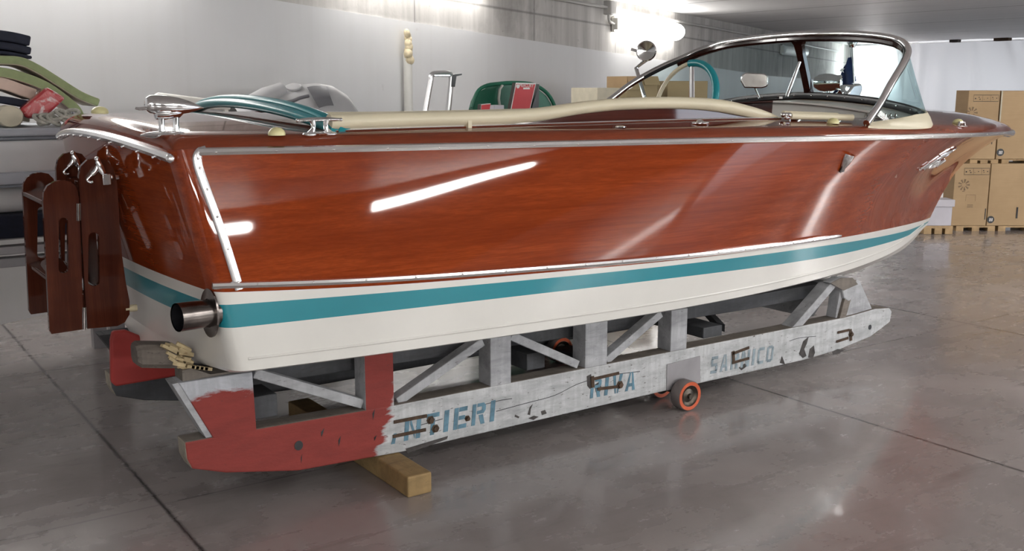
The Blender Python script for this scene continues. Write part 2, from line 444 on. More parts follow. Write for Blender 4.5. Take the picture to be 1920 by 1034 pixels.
# hanging plastic sheet that closes the far end, pleated
def sheet_x(y, z):
    q = 20.2 - y; d = 0
    for k, (yy, sl, w, a) in enumerate(((14.9, .55, .16, .10), (14.2, .75, .13, .08), (13.2, .3, .2, .08), (15.8, .1, .15, .10), (16.6, -.05, .3, .1), (17.4, 0, .15, .09),
                                        (12.4, -.5, .25, .10), (11.7, .1, .2, .07), (18.4, .05, .2, .09), (10.5, .4, .3, .1), (14.6, .62, .06, .05), (13.8, .85, .08, .06), (17.9, 0, .07, .05))):
        d += a * math.exp(-((y - yy + sl * (CZ - z) * 1.0) / w) ** 2)
    return XB - d + .03 * math.sin(y * 2.1 + z) + .02 * math.sin(y * 5.3 - z * 2)
ys = [7 + i * .05 for i in range(254)]
b = MB().grid([[(sheet_x(y, z), y, z) for y in ys] for z in [0, .4, .8, 1.2, 1.6, 2.0, 2.2, 2.35, 2.44]])
sh = tag(b.build('plastic_sheet', 'plastic_film', angle=180), 'white plastic sheet hung in pleats across the far end of the hall', 'sheet')
# floodlight glowing behind the sheet
pl_ = P(1652, 132, x=26.0)
t = empty('flood_lamp', (26.0, pl_.y, 0), 'round lit flood lamp glowing through the plastic sheet behind the windshield', 'lamp')
MB().lathe([(0, 0), (.48, 0), (.48, .02), (0, .021)], (25.70, pl_.y, pl_.z), (1, 0, 0), 32).build('lens', 'flood_light', t)
MB().lathe([(.49, -.02), (.52, .0), (.50, .1), (.3, .2), (0, .22)], (25.72, pl_.y, pl_.z), (1, 0, 0), 32).build('housing', 'black_plastic', t)
MB().tube([(25.9, pl_.y, 0), (25.9, pl_.y, pl_.z - .3)], .03).build('stand', 'black_plastic', t)
# clips at the top of the sheet
for px, py, w, nm in ((1791, 76, .12, 'small dark clip at the ceiling above the plastic sheet'), (1880, 73, .2, 'dark red clip at the ceiling, nearest the right edge')):
    p = P(px, py, x=XB - .35)
    tag(MB().box((p.x - .08, p.y - w, p.z - .05), (p.x + .08, p.y + w, CZ - .001)).build('ceiling_clip', 'dark_print' if w < .15 else 'rust', bevel=.01), nm, 'clip', 'clips over the plastic sheet')

# tube lamps
def tube_lamp(c, d, n, L, lit, label, w=.11, group='long tube lamps', dep=.13):
    """c centre on the surface, d along, n out of the surface"""
    c, d, n = V(c), V(d).normalized(), V(n).normalized(); s = n.cross(d)
    t = empty('tube_lamp', c, label, 'lamp', group)
    MB().obox(c + n * .02, d, s, n, (L / 2, w * .8, .02)).build('mounting_tray', 'white_plastic', t, bevel=.006)
    rows = []
    for e, q in ((-L / 2, .55), (-L / 2 + .04, .95), (-L / 2 + .09, 1), (L / 2 - .09, 1), (L / 2 - .04, .95), (L / 2, .55)):
        rows.append([c + d * e + s * (math.cos(a) * w * q) + n * (.04 + math.sin(a) * (dep - .04) * q) for a in [PI * k / 10 for k in range(11)]])
    m = MB().grid(rows)
    for r in (rows[0], rows[-1]): m.add(r, [tuple(range(11))])
    m.build('diffuser', lit if isinstance(lit, str) else ('tube_light' if lit else 'tube_off'), t)
    for q in (-1, 1): MB().obox(c + d * q * (L / 2 + .012) + n * .05, d, s, n, (.012, w * .6, .045)).build('end_cap', 'white_plastic', t, bevel=.005)
    return t
lz = 2.19; s1 = wall_s(onwall(1210, 55))
SP = 6.35
for k, (lab, lit) in enumerate((('lit tube lamp on the bare concrete wall, beside the cable box', True),
                                ('lit tube lamp on the concrete wall cut by the top of the photo', True),
                                ('lit tube lamp on the wall above the grey boat', True))):
    tube_lamp(wallpt(s1 - SP * k + (1.9 if k == 2 else 0), (2.19, 2.395, 2.39)[k]), WD, WN, 2.7, lit, lab, w=(.135, .09, .10)[k], dep=(.2, .16, .16)[k])
pd = onwall(1486, 96); tube_lamp(wallpt(wall_s(pd), pd.z), WD, WN, 2.6, False, 'unlit tube lamp on the wall, seen through the windshield', w=.12)
# conduit along the wall with a junction box
t = empty('cable_conduit', wallpt(s1, 2.4), 'thin grey conduit running along the concrete wall above the tube lamp', 'conduit')
pa, pb_, pc_ = onwall(1058, 0, .03), onwall(1138, 14, .03), onwall(1268, 39.6, .03); pe = onwall(1409, 65.4, .03); pf = onwall(1575, 97, .03)
MB().tube([pa + (pa - pb_) * .3, pa, pb_, pc_, pe, pf], .022, 8).build('pipe', 'conduit_grey', t)
jb = onwall(1143.5, 15, .04); MB().obox(jb, WD, WN, (0, 0, 1), (.10, .06, .09)).build('junction_box', 'conduit_grey', t, bevel=.015)
MB().tube(spline([jb - V((0, 0, .05)), onwall(1141, 30, .04), onwall(1143, 40, .04), onwall(1152, 45, .05)], 5), .018, 8).build('cable_drop', 'conduit_grey', t)
# ceiling lamps are added, unseen fill; the near-wall row follows the hull streaks
for k, (x, y) in enumerate(((-1.6, -.4), (3.55, -.4), (8.2, .6), (12.6, 1.2))):
    tube_lamp((x, y, CZ), (1, 0, 0), (0, 0, -1), (1.6, 1.6, 2.6, 2.6)[k], 'fill_tube' if k < 2 else 'wall_tube', 'added unseen ceiling tube lamp for fill light, %s' % ('first of its row', 'second of its row', 'third of its row', 'fourth of its row', 'apart from the row')[k], w=.12)
for k, x in enumerate((-4.2, .6, 5.0, 9.6)):
    tube_lamp((x, YR, 2.05), (1, 0, 0), (0, 1, 0), 2.6, 'wall_tube', 'lit tube lamp on the wall behind the photographer, %s' % ('first', 'second', 'third', 'fourth', 'fifth', 'sixth')[k] + ' of the row', w=.12, group='tube lamps on the near wall')

# ================================================================== THE BOAT
YC = 3.82
bs = pch(((.9,.77),(1.3,.825),(1.65,.868),(2.05,.91),(2.6,.96),(3.2,.995),(3.7,.99),(4.4,.905),(5.0,.75),(5.6,.51),(6.1,.27),(6.4,.14),(6.55,.068),(6.64,.012)))
bc = pch(((1.02,.865),(1.6,.925),(2.0,.935),(2.6,.925),(3.2,.875),(3.9,.75),(4.5,.575),(5.0,.375),(5.35,.205),(5.6,.085),(5.77,.004)))
zs = pch(((.9,1.208),(2.2,1.197),(3,1.189),(3.7,1.176),(4.4,1.162),(5,1.144),(5.6,1.124),(6.64,1.081)))
zc = pch(((1.02,.54),(1.6,.54),(2.4,.53),(3.2,.52),(3.9,.512),(5,.505),(5.35,.512),(5.77,.53)))
stx = pch(((.53,5.77),(.573,5.799),(.73,5.919),(.864,6.056),(.977,6.282),(1.047,6.48),(1.081,6.64)))
bul = pch(((0,.010),(.13,.008),(.3,.008),(.5,.0),(.7,-.06),(.85,-.08),(1,0)))
camb = pch(((.8,.05),(2,.055),(4,.09),(4.6,.10),(5.7,.085),(6.1,.065),(6.4,.03),(6.64,.0)))
bs = fair(bs, .9, 6.64, .14); bc = fair(bc, 1.02, 5.77, .16); bul = fair(bul, 0, 1, .07); zs = fair(zs, .9, 6.64, .2); zc = fair(zc, 1.02, 5.77, .2); stx = fair(stx, .53, 1.081, .03)
v_wood = pch(((0,.631),(.1,.670),(.2,.682),(.3,.693),(.4,.699),(.5,.703),(.6,.721),(.7,.751),(.8,.792),(.9,.854),(1,.93)))
v_tt = pch(((0,.690),(.1,.704),(.2,.714),(.3,.722),(.4,.728),(.5,.737),(.6,.763),(.7,.803),(.8,.849),(.9,.908),(1,.965)))
v_tb = pch(((0,.797),(.1,.794),(.2,.795),(.3,.797),(.4,.806),(.5,.824),(.6,.849),(.7,.873),(.8,.908),(.9,.953),(1,.985)))
v_wood = fair(v_wood, 0, 1, .05); v_tt = fair(v_tt, 0, 1, .05); v_tb = fair(v_tb, 0, 1, .05)
TB = .058   # transom bows aft by this much at the centreline
def S(u, v, out=0.):
    """near topside: u 0 stern - 1 stem, v 0 sheer - 1 chine"""
    x0 = .9 + .12 * v; x1 = stx(1.081 * (1 - v) + .53 * v); x = x0 + u * (x1 - x0)
    a = .9 + u * 5.74; c = 1.02 + u * 4.75
    b = bs(a) * (1 - v) + bc(c) * v + bul(u) * 4 * v * (1 - v)
    if u > .93: b = max(b, .006)
    return V((x, YC - b, zs(a) * (1 - v) + zc(c) * v))
def N(u, v):
    e = 1e-3; a = S(min(u + e, 1), v) - S(max(u - e, 0), v); c = S(u, min(v + e, 1)) - S(u, max(v - e, 0))
    n = c.cross(a).normalized(); return n if n.y < 0 else -n
def onhull(px, py, u=.5, v=.4):
    for _ in range(40):
        q = proj(S(u, v)); e = 1e-3; qu = proj(S(u + e, v)); qv = proj(S(u, v + e))
        a, b_, c, d = (qu[0] - q[0]) / e, (qv[0] - q[0]) / e, (qu[1] - q[1]) / e, (qv[1] - q[1]) / e
        det = a * d - b_ * c; dx, dy = px - q[0], py - q[1]
        u += max(-.2, min(.2, (d * dx - b_ * dy) / det)); v += max(-.2, min(.2, (a * dy - c * dx) / det))
        u = max(0, min(1, u)); v = max(-.05, min(1, v))
    return u, v
def mir(p): return V((p.x, 2 * YC - p.y, p.z))
def Tr(w, v):
    """transom: w -1 near corner, +1 far corner"""
    c = S(0, v); b = YC - c.y
    return V((c.x - TB * (1 - w * w), YC + w * b, c.z + .05 * (1 - w * w) * (1 - v) ** 3))
ucols = [1 - (i / 64) for i in range(65)]
ucols = [1 - (1 - u) ** 1.15 if u > .5 else u for u in ucols]
ucols[-1:] = [.008]
def girth(vf):
    """one level line from the near stem round the transom to the far stem; vf gives v for a u"""
    rad = .05
    near = [S(u, vf(u)) for u in ucols]
    v0 = vf(0.); cor = S(0, v0); e1 = S(.05, vf(.05)) - cor; e1.normalize()
    w1 = -1 + rad / (YC - cor.y); q = Tr(w1, v0); p = cor + e1 * rad
    rr = [p * (1 - t) ** 2 + cor * 2 * t * (1 - t) + q * t * t for t in (0, .12, .25, .37, .5, .63, .75, .88, 1)]
    near = [x for x in near if (x - cor).dot(e1) > rad * 1.05] + rr
    tr = [Tr(w, v0) for w in [w1 * (1 - i / 12) for i in range(1, 13)]]
    half = near + tr
    return half + [mir(x) for x in half[-2::-1]]
nwood = 20
levels = [(lambda u, k=k: v_wood(u) * (k / nwood)) for k in range(nwood + 1)] + [v_tt, lambda u: .5 * (v_tt(u) + v_tb(u)), v_tb] + [(lambda u, k=k: v_tb(u) + (1 - v_tb(u)) * k / 4) for k in range(1, 5)]
rings = [girth(f) for f in levels]
m_ = min(len(r) for r in rings); assert all(len(r) == m_ for r in rings), [len(r) for r in rings]
BOAT = empty('motorboat', (3.7, YC, .26), 'varnished mahogany runabout with a teal stripe resting on a timber cradle', 'boat')
MB().grid(rings[:nwood + 1]).build('topside', 'mahogany_hull', BOAT, angle=60)
MB().grid(rings[nwood:nwood + 2]).build('white_band', 'hull_white', BOAT, angle=60)
MB().grid(rings[nwood + 1:nwood + 4]).build('boot_stripe', 'teal_paint', BOAT, angle=60)
# bottom: white side below the stripe, then the vee to the keel
keel = pch(((1.0,.405),(3,.36),(4.5,.30),(5.08,.292),(5.226,.318),(5.4,.352),(5.533,.385),(5.625,.425),(5.72,.49),(5.77,.53)))
low = rings[nwood + 3:]; ch = rings[-1]
kz = []
for t in (.0, .03, .25, .5, .75, 1.):
    row = []
    for p in ch:
        y = p.y + (YC - p.y) * t; z = p.z + (keel(min(p.x, 5.77)) - p.z) * (t ** 1.0); row.append(V((p.x, y, z - (.006 if 0 < t < .1 else 0))))
    kz.append(row)
MB().grid(low).grid(kz).build('bottom', 'hull_white', BOAT, angle=35)

for q in (0, 1):
    pth = [S(u, .945) + N(u, .945) * .001 for u in [.01 + .95 * i / 80 for i in range(81)]]
    MB().tube([mir(p) for p in pth] if q else pth, .0045, 6).build('spray_strip', 'hull_white', BOAT)
# ---- deck
RO = .035
def dz(x, y, aft=None):
    """deck height over a plan point"""
    b = max(bs(min(max(x, .9), 6.64)), .004); s = min(1, abs(y - YC) / b); d = b * (1 - s)
    w = (y - YC) / .77; xa = .9 - TB * max(0, 1 - w * w); da = max(0, x - xa); r = min(.045, b * .7 + 1e-4)
    q = 1.
    for e in (d, da): q *= math.sqrt(max(0, 1 - (1 - min(e / r, 1)) ** 2))
    return zs(min(max(x, .9), 6.64)) + min(RO, b * .35) * q + camb(max(x, .8)) * (1 - s * s)
def ondeck(px, py):
    r = ray(px, py); t0 = .8 / F; p = None
    for k in range(4000):
        t = (1.2 + k * .002) / F; p = C0 + r * t
        if abs(p.y - YC) < bs(min(max(p.x, .9), 6.63)) and p.x > .86 and p.z < dz(p.x, p.y): return V((p.x, p.y, dz(p.x, p.y)))
    return p
def dxy(x, y, h=0.): return V((x, y, dz(x, y) + h))
X0, X1, YO = 1.47, 4.32, 3.075      # cockpit opening
ss = [0, .004, .012, .03, .06]
def srow(x, ylo=None, aft=False):
    b = max(bs(min(max(x, .9), 6.64)), .004); y0 = YC - b; out = []
    ins = [0, .003, .01, .02, .032, .05]
    ins = [min(i, b * .6 * k / 5) for k, i in enumerate(ins)]
    end = (YC if ylo is None else ylo); lst = [y0 + i for i in ins]; a = lst[-1]
    lst += [a + (end - a) * k / 10 for k in range(1, 11)]
    return lst
def deckpt(x, y, f=0.):
    return V((x, y, dz(x, y)))
b = MB()
def deck_rows(xs, ylo=None):
    for sgn in (0, 1):
        rows = []
        for x in xs:
            row = [deckpt(x, y) for y in srow(x, ylo)]
            rows.append([mir(p) for p in row] if sgn else row)
        b.grid(rows)
# aft deck: first stations follow the bowed transom
for sgn in (0, 1):
    rows = []
    base = [.0, .003, .010, .02, .032, .05, .09, .15, .25, .35, .45, .57]
    for d in base:
        row = []
        for y in srow(.9):
            s = (y - YC) / .77; k = d / .57
            xx = (.9 - TB * (1 - s * s)) * (1 - k) + X0 * k; xx = (.9 - TB * (1 - s * s)) + (X0 - (.9 - TB * (1 - s * s))) * (d / .57)
            yy = YC + s * bs(max(xx, .9)); row.append(deckpt(xx, yy))
        rows.append([mir(p) for p in row] if sgn else row)
    b.grid(rows)
deck_rows([X0 + (X1 - X0) * i / 40 for i in range(41)], YO)
deck_rows([X1 + (6.2 - X1) * i / 36 for i in range(37)] + [6.25, 6.3, 6.35, 6.4, 6.45, 6.5, 6.54, 6.58, 6.61, 6.64])
DK = b.build('deck', 'mahogany_deck', BOAT, angle=50)

# ---- cockpit lining and furniture
b = MB()
for q in (0, 1):
    r1 = [dxy(X0 + (X1 - X0) * i / 20, YO) for i in range(21)]; r2 = [V((p.x, p.y + .02 + max(0, p.x - 2.6) * .16, .86)) for p in r1]
    rows = [r1, r2]; b.grid([[mir(p) for p in r] for r in rows] if q else rows)
b.prism([(X0, YO, .86), (X0, 2 * YC - YO, .86), (X0, 2 * YC - YO, 1.245), (X0, YC, 1.295), (X0, YO, 1.245)], (.02, 0, 0))
b.prism([(X0, YO + .02, .86), (2.6, YO + .02, .86), (X1, YO + .3, .86), (X1, 2 * YC - YO - .3, .86), (2.6, 2 * YC - YO - .02, .86), (X0, 2 * YC - YO - .02, .86)], (0, 0, -.02))
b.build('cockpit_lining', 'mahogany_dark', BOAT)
for nm, xa in (('rear_bench', 1.62), ('front_bench', 2.75)):
    MB().box((xa, YO + .04, .80), (xa + .5, 2 * YC - YO - .04, .92)).box((xa, YO + .04, .9), (xa + .12, 2 * YC - YO - .04, 1.17)).build(nm, 'cream_vinyl', BOAT, bevel=.03)
# dash: cream panel on the near half, mahogany on the other
def gbase(k):  # windshield foot in plan, k 0 near end .. 1 far end
    return FOOT(k)
foot_pts = [(3.845,2.87),(4.02,2.885),(4.183,2.91),(4.30,2.935),(4.40,2.965),(4.49,3.02),(4.55,3.10),(4.59,3.24),(4.61,3.45),(4.62,3.82)]
foot = [V((x, y, dz(x, y))) for x, y in foot_pts]
foot = foot + [mir(p) for p in foot[-2::-1]]
foot = spline(foot, 5)
MB().grid([[V((4.34, y, z)) for y in (3.05, 3.2, 3.5, 3.86)] for z in (.95,)] + [[V((4.36, y, dz(4.4, y) + .01)) for y in (3.05, 3.2, 3.5, 3.86)], [V((4.56, y, dz(4.56, y) + .016)) for y in (3.12, 3.2, 3.5, 3.86)]]).build('dash_panel', 'dash_white', BOAT, angle=60)
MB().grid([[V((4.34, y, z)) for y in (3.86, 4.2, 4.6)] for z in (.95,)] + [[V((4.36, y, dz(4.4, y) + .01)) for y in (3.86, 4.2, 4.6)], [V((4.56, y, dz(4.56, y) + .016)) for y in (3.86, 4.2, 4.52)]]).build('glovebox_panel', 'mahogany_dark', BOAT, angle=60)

# ---- rub rails (sheer), lower rail, stern trims
def along(us, vf, off): return [S(u, vf(u)) + N(u, vf(u)) * off for u in us]
us = [.012 + (.999 - .012) * i / 110 for i in range(111)]
top = [S(u, .012) + V((0, -.006, 0)) for u in us]; top[-1].y = YC - .004
full = top + [mir(p) for p in top[-2::-1]]
rr_ = [.0135 if p.x < 6.1 else .0135 + .016 * ((p.x - 6.1) / .54) ** 1.5 for p in full]
b = MB().tube(full, rr_, 8, sq=.95)
for i in range(30):
    u = .02 + i * .031; p = S(u, .012) + V((0, -.018, .0)); b.ball(p, (.0045, .004), (0, -1, 0), 8, 6)
b.ball(full[len(full) // 2] + V((-.004, 0, 0)), (.030, .034), (1, 0, 0), 16, 10); b.build('rub_rail', 'rail_chrome', BOAT)
for q in (0, 1):
    us2 = [.0 + .60 * i / 70 for i in range(71)]
    pth = [S(u, v_wood(u) - .032 + .012 * (u / .6)) + N(u, v_wood(u)) * .006 for u in us2]
    if q: pth = [mir(p) for p in pth]
    r = [.011] * len(pth); r[-1] = .006
    b = MB().tube(pth, r, 8)
    for i in range(3, 70, 4): b.ball(pth[i] + V((0, .010 if q else -.010, .002)), (.0042, .004), (0, -1, 0), 8, 6)
    b.build('lower_rail', 'rail_chrome', BOAT)
    tp = [(386, 281), (377, 284), (371, 291), (370, 302), (376, 325), (393, 372), (412, 425), (432, 487), (449, 543)]
    pts = []
    u0, v0 = .03, .03
    for px, py in tp:
        u0, v0 = onhull(px, py, max(u0, .02), max(v0, .02)); pts.append((u0, v0))
    path = spline([S(u, v) + N(u, v) * .003 for u, v in pts], 6)
    if q: path = [mir(p) for p in path]
    b = MB().tube(path, [.012 if k < 6 else .014 for k in range(len(path))], 8, sq=.5, up=(0, -1, 0))
    for i in range(4, len(path), 6): b.ball(path[i] + V((0, .008 if q else -.008, 0)), (.0042, .004), (0, -1, 0), 8, 6)
    b.build('stern_trim', 'rail_chrome', BOAT)
# chrome strip across the top of the transom
path = [Tr(-.985 + 1.97 * i / 50, .035) + V((-.008, 0, -.004)) for i in range(51)]
b = MB().tube(path, .013, 8, sq=1.1).ball(path[0], .014).ball(path[-1], .014)
for i in range(3, 49, 4): b.ball(path[i] + V((-.012, 0, -.011)), .004, (1, 0, 0), 8, 6)
b.build('transom_strip', 'rail_chrome', BOAT)

# ---- cockpit coaming: chrome foot strip, mahogany board, cream roll
roll_z = pch(((1.40,1.276),(1.7,1.279),(2.0,1.279),(2.19,1.285),(2.43,1.309),(2.62,1.320),(2.81,1.322),(3.0,1.317),(3.13,1.307),(3.3,1.282),(3.42,1.262),(3.5,1.250)))
roll_h = pch(((1.40,.026),(2.0,.026),(2.5,.023),(2.9,.024),(3.2,.026),(3.35,.022),(3.45,.013),(3.5,.003)))
xs_ = [1.40 + 2.10 * i / 70 for i in range(71)]
for q in (0, 1):
    mf = mir if q else (lambda p: p)
    rz = roll_z if not q else (lambda x: min(roll_z(x), 1.238))
    pth = [mf(V((x, 3.06, rz(x)))) for x in xs_]
    cr = MB().tube(pth, [roll_h(x) for x in xs_], 14, up=(0, 0, 1)).build('coaming_roll', 'cream_vinyl', BOAT)
    r1 = [mf(V((x, 3.062, dz(x, 3.062) - .02))) for x in xs_]; r2 = [mf(V((x, 3.065, rz(x) - .004))) for x in xs_]
    r3 = [mf(V((x, 3.082, rz(x) - .004))) for x in xs_]; r4 = [mf(V((x, 3.082, dz(x, 3.07) - .03))) for x in xs_]
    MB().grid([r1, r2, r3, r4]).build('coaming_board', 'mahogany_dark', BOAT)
    r = [mf(V((x, 3.05, dz(x, 3.05) + .003))) for x in xs_]
    MB().tube(r, .005, 6).build('coaming_strip', 'chrome', BOAT)
    if q == 0:
        MB().box((1.905, 3.035, 1.245), (1.92, 3.06, 1.272)).build('roll_tab', 'cream_vinyl', cr)
# teal roll of the seat back across the after end of the cockpit
def troll(dx, dzz, n=40):
    out = []
    for i in range(n + 1):
        w = -1 + 2 * i / n; y = YC + w * .775; out.append(V((1.435 + dx - .06 * (1 - w * w), y, dz(1.44, y) + dzz * (1 - abs(w) ** 6) + .004 + .018 * (1 - w * w))))
    return out
b = MB().tube(troll(.012, .022), .022, 12, up=(0, 0, 1)); b.build('seat_back_roll', 'teal_vinyl', BOAT)
MB().tube(troll(-.022, .012), .017, 12, up=(0, 0, 1)).build('seat_back_roll', 'teal_vinyl', BOAT)
MB().tube(troll(-.004, .034), .007, 8, up=(0, 0, 1)).build('seat_back_highlight', 'teal_highlight', BOAT)  # thin pale tube stands in for the highlight along the roll

# ---- windshield
hp = [(1625,232,2.87),(1650,195,2.90),(1672,155,2.94),(1695,118,3.0),(1703,97,3.06),(1697,83,3.12),(1680,74,3.20),(1640,67,3.33),(1580,64,3.55)]
hoop = [P(px, py, y=y) for px, py, y in hp] + [V((4.49, YC, 1.652))]
hoop = hoop + [mir(p) for p in hoop[-2::-1]]
hoop = spline(hoop, 6)
WS = MB().tube(hoop, .0155, 10, sq=1.2).build('windshield_frame', 'chrome', BOAT)
MB().tube([p + (V((4.55, YC, 1.25)) - p).normalized() * .014 + V((-.004, 0, 0)) for p in hoop[14:-14]], .011, 8).build('frame_seal', 'black_rubber', WS)
def at_len(pl, t):
    L = [0]
    for a, c in zip(pl, pl[1:]): L.append(L[-1] + (c - a).length)
    d = t * L[-1]; i = 0
    while i < len(L) - 2 and L[i + 1] < d: i += 1
    return pl[i].lerp(pl[i + 1], (d - L[i]) / max(L[i + 1] - L[i], 1e-9))
GH = .045
rows = []
for i in range(61):
    t = i / 60; a = at_len(hoop, t); c = at_len(foot, t) + V((0, 0, GH * min(1, 6 * min(t, 1 - t)) + .004)); rows.append([a.lerp(c, k / 8) for k in range(9)])
MB().grid(rows).build('windshield_glass', 'windshield_glass', WS, angle=180)
# cream foot moulding outside, dark rail with studs inside
fo = [at_len(foot, i / 70) for i in range(71)]
prof = []
for i, p in enumerate(fo):
    t = i / 70; tg = (fo[min(i + 1, 70)] - fo[max(i - 1, 0)]).normalized(); n = V((-tg.y, tg.x, 0)).normalized()
    if n.dot(p - V((3.9, YC, p.z))) < 0: n = -n
    k = min(1, 5 * min(t, 1 - t) + .25); hh = GH * k + .006
    o2 = p + n * .034 * k; o2.z = p.z - .012 * k
    prof.append([p + V((0, 0, hh)) - n * .006, p + V((0, 0, hh)) + n * .006, p + n * .02 + V((0, 0, hh * .55)), o2 + V((0, 0, .006)), o2 + V((0, 0, -.004)), p - n * .006 + V((0, 0, -.005))])
MB().grid(prof, cu=True).build('windshield_moulding', 'cream_vinyl', WS, angle=50)
fi = [at_len(foot, .17 + .66 * i / 70) for i in range(71)]; pth = []
for i, p in enumerate(fi):
    tg = (fi[min(i + 1, 70)] - fi[max(i - 1, 0)]).normalized(); n = V((-tg.y, tg.x, 0)).normalized()
    if n.dot(p - V((3.9, YC, p.z))) < 0: n = -n
    pth.append(p - n * .022 + V((0, 0, GH - .006)))
b = MB(); b.tube(pth, .013, 8, sq=1.6, up=(0, 0, 1)); b.m = 1
for i in range(2, 70, 4): b.ball(pth[i] + V((-.013, 0, .002)), .0055, (1, 0, 0), 8, 6)
b.build('windshield_rail', ['black_rubber', 'chrome'], WS)
# mahogany centre post and chrome stay
a, c = V((4.485, YC, 1.640)), V((4.605, YC, 1.335))
ax = (c - a).normalized()
b = MB(); rows = []
for k, w in ((0, .075), (.06, .045), (.14, .027), (.3, .022), (.9, .022), (1, .026)):
    p = a + (c - a) * k; rows.append([p + V((sx * .013, sy * w, 0)) for sx, sy in ((-1, -1), (-1, 1), (1, 1), (1, -1))])
b.grid(rows, cu=True); b.add(rows[-1], [(0, 1, 2, 3)]); b.add(rows[0], [(0, 1, 2, 3)])
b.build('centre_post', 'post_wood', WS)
hd = []
for i in range(-12, 13):
    p = at_len(hoop, .5 + i * .024); hd.append(p + V((-.008, 0, -.022)))
MB().tube(hd, .017, 8, sq=1.0).build('frame_header', 'post_wood', WS)
p0, p1 = P(1500, 116, x=4.5), P(1476, 181, x=4.44)
MB().tube([p1, p0], [.011, .008], 10).box((p1.x - .05, p1.y - .012, p1.z - .012), (p1.x + .03, p1.y + .012, p1.z)).build('windshield_stay', 'chrome', WS)
# driving mirror
mc = P(1415, 151, x=4.38); mn = (V((0, 0, H)) - mc).normalized(); mr = V((mn.y, -mn.x, 0)).normalized(); mu = mn.cross(mr) * -1
if mu.z < 0: mu = -mu
out = [(-.075,-.02),(-.07,.025),(-.05,.038),(.05,.042),(.07,.03),(.078,.0),(.055,-.04),(-.04,-.042),(-.065,-.035)]
b = MB().prism([mc + mr * x + mu * y for x, y in out], -mn * .02)
mo = b.build('driving_mirror', 'chrome', WS, bevel=.006)
MB().prism([mc + mn * .001 + mr * x * .86 + mu * (y * .84 + .001) for x, y in out], mn * .0015).build('mirror_glass', 'worn_chrome', mo)
MB().tube([mc - mn * .02 + V((0, 0, -.03)), P(1424, 184, x=4.42)], .006, 8).build('mirror_stalk', 'chrome', mo)
# steering wheel with a teal grip
sc_ = P(1284, 192, x=3.72); R = .205; tilt = V((-.32, 0, .95)).normalized()
def rim(a): return sc_ + V((0, 1, 0)) * R * math.cos(a) + V((.30, 0, .954)) * R * math.sin(a)
wh = MB().tube([rim(2 * PI * k / 48) for k in range(48)], .011, 8, closed=True).build('steering_wheel', 'cream_vinyl', BOAT)
a0, a1 = math.radians(80), math.radians(186)
MB().tube([rim(a1 - (a1 - PI + 3.1) * 0 - (a1 - a0) * k / 16) for k in range(17)], .019, 10).build('rim_grip', 'teal_vinyl', wh)
b = MB()
for a in (math.radians(84), math.radians(205), math.radians(330)): b.tube([sc_ + V((.05, 0, -.015)), rim(a)], [.02, .016], 8, sq=.5)
b.ball(sc_ + V((.05, 0, -.015)), .035)
b.build('wheel_spokes', 'chrome', wh)
MB().tube([sc_ + V((.05, 0, -.015)), sc_ + V((.5, 0, -.16))], .02, 8).build('steering_column', 'chrome', wh)

# ---- deck fittings
def cleat(p, L, h, yawr=0., nm='mooring_cleat'):
    d = V((math.cos(yawr), math.sin(yawr), 0)); s = V((-d.y, d.x, 0)); b = MB(); z = V((0, 0, 1))
    b.tube([p - d * L * .5 + z * h, p - d * L * .25 + z * (h + .002), p + d * L * .25 + z * (h + .002), p + d * L * .5 + z * h], [.0055, .0085, .0085, .0055], 10, sq=.75)
    for q in (-1, 1):
        b.ball(p + d * q * L * .5 + z * h, .0056)
        b.tube([p + d * q * L * .21 + z * .004, p + d * q * L * .15 + z * h * .4, p + d * q * L * .14 + z * h * .7, p + d * q * L * .16 + z * h], [.013, .0075, .0075, .010], 10)
        b.ball(p + d * q * L * .24 + z * .003, (.022, .008))
    b.tube([p - d * L * .36 + z * .003, p - d * L * .2 + z * .006, p + d * L * .2 + z * .006, p + d * L * .36 + z * .003], [.004, .016, .016, .004], 10, sq=.4)
    return b.build(nm, 'chrome', BOAT)
cleat(ondeck(600, 254), .145, .047)
fc = mir(ondeck(600, 254)); cleat(V((fc.x, fc.y, fc.z)), .145, .047)
# stern light: torpedo on two posts
p = ondeck(312, 255); z = V((0, 0, 1)); d = V((1, 0, 0))
sl = MB()
sl.tube([p + d * x + z * .003 for x in (-.075, -.045, -.01, .03, .05)], [.004, .017, .021, .019, .012], 12, sq=.55)
for q in (-.012, .030): sl.tube([p + d * q, p + d * q + z * .03, p + d * q + z * .062], [.013, .0085, .011], 12)
SL = sl.build('stern_light', 'chrome', BOAT)
c = p + z * .082 + d * .012
sl = MB().lathe([(.0, -.068), (.018, -.066), (.026, -.055), (.029, -.03), (.0285, 0), (.025, .03), (.018, .06), (.009, .085), (.0, .105)], c + z * .006, (1, 0, -.08), 24)
sl.build('lamp_body', 'chrome', SL)
MB().lathe([(.0, -.045), (.022, -.04), (.024, -.01), (.018, .03), (.0, .05)], c - z * .012, (1, 0, 0), 20).build('lamp_bowl', 'chrome', SL)
MB().tube([c - d * .06, c - d * .085 - z * .003, c - d * .097], [.005, .005, .003], 8).build('lamp_pin', 'chrome', SL)
# cream snap caps
for px, py, r in ((519, 254, .026), (245, 215, .030), (1562, 232, .026), (1796, 232, .026)):
    q = ondeck(px, py) if px != 245 else V((.93, 4.02, dz(.93, 4.02)))
    MB().lathe([(r, .0), (r * 1.02, .006), (r * .9, .014), (r * .55, .022), (0, .025)], q, (0, 0, 1), 20).build('deck_cap', 'cream_cap', BOAT)
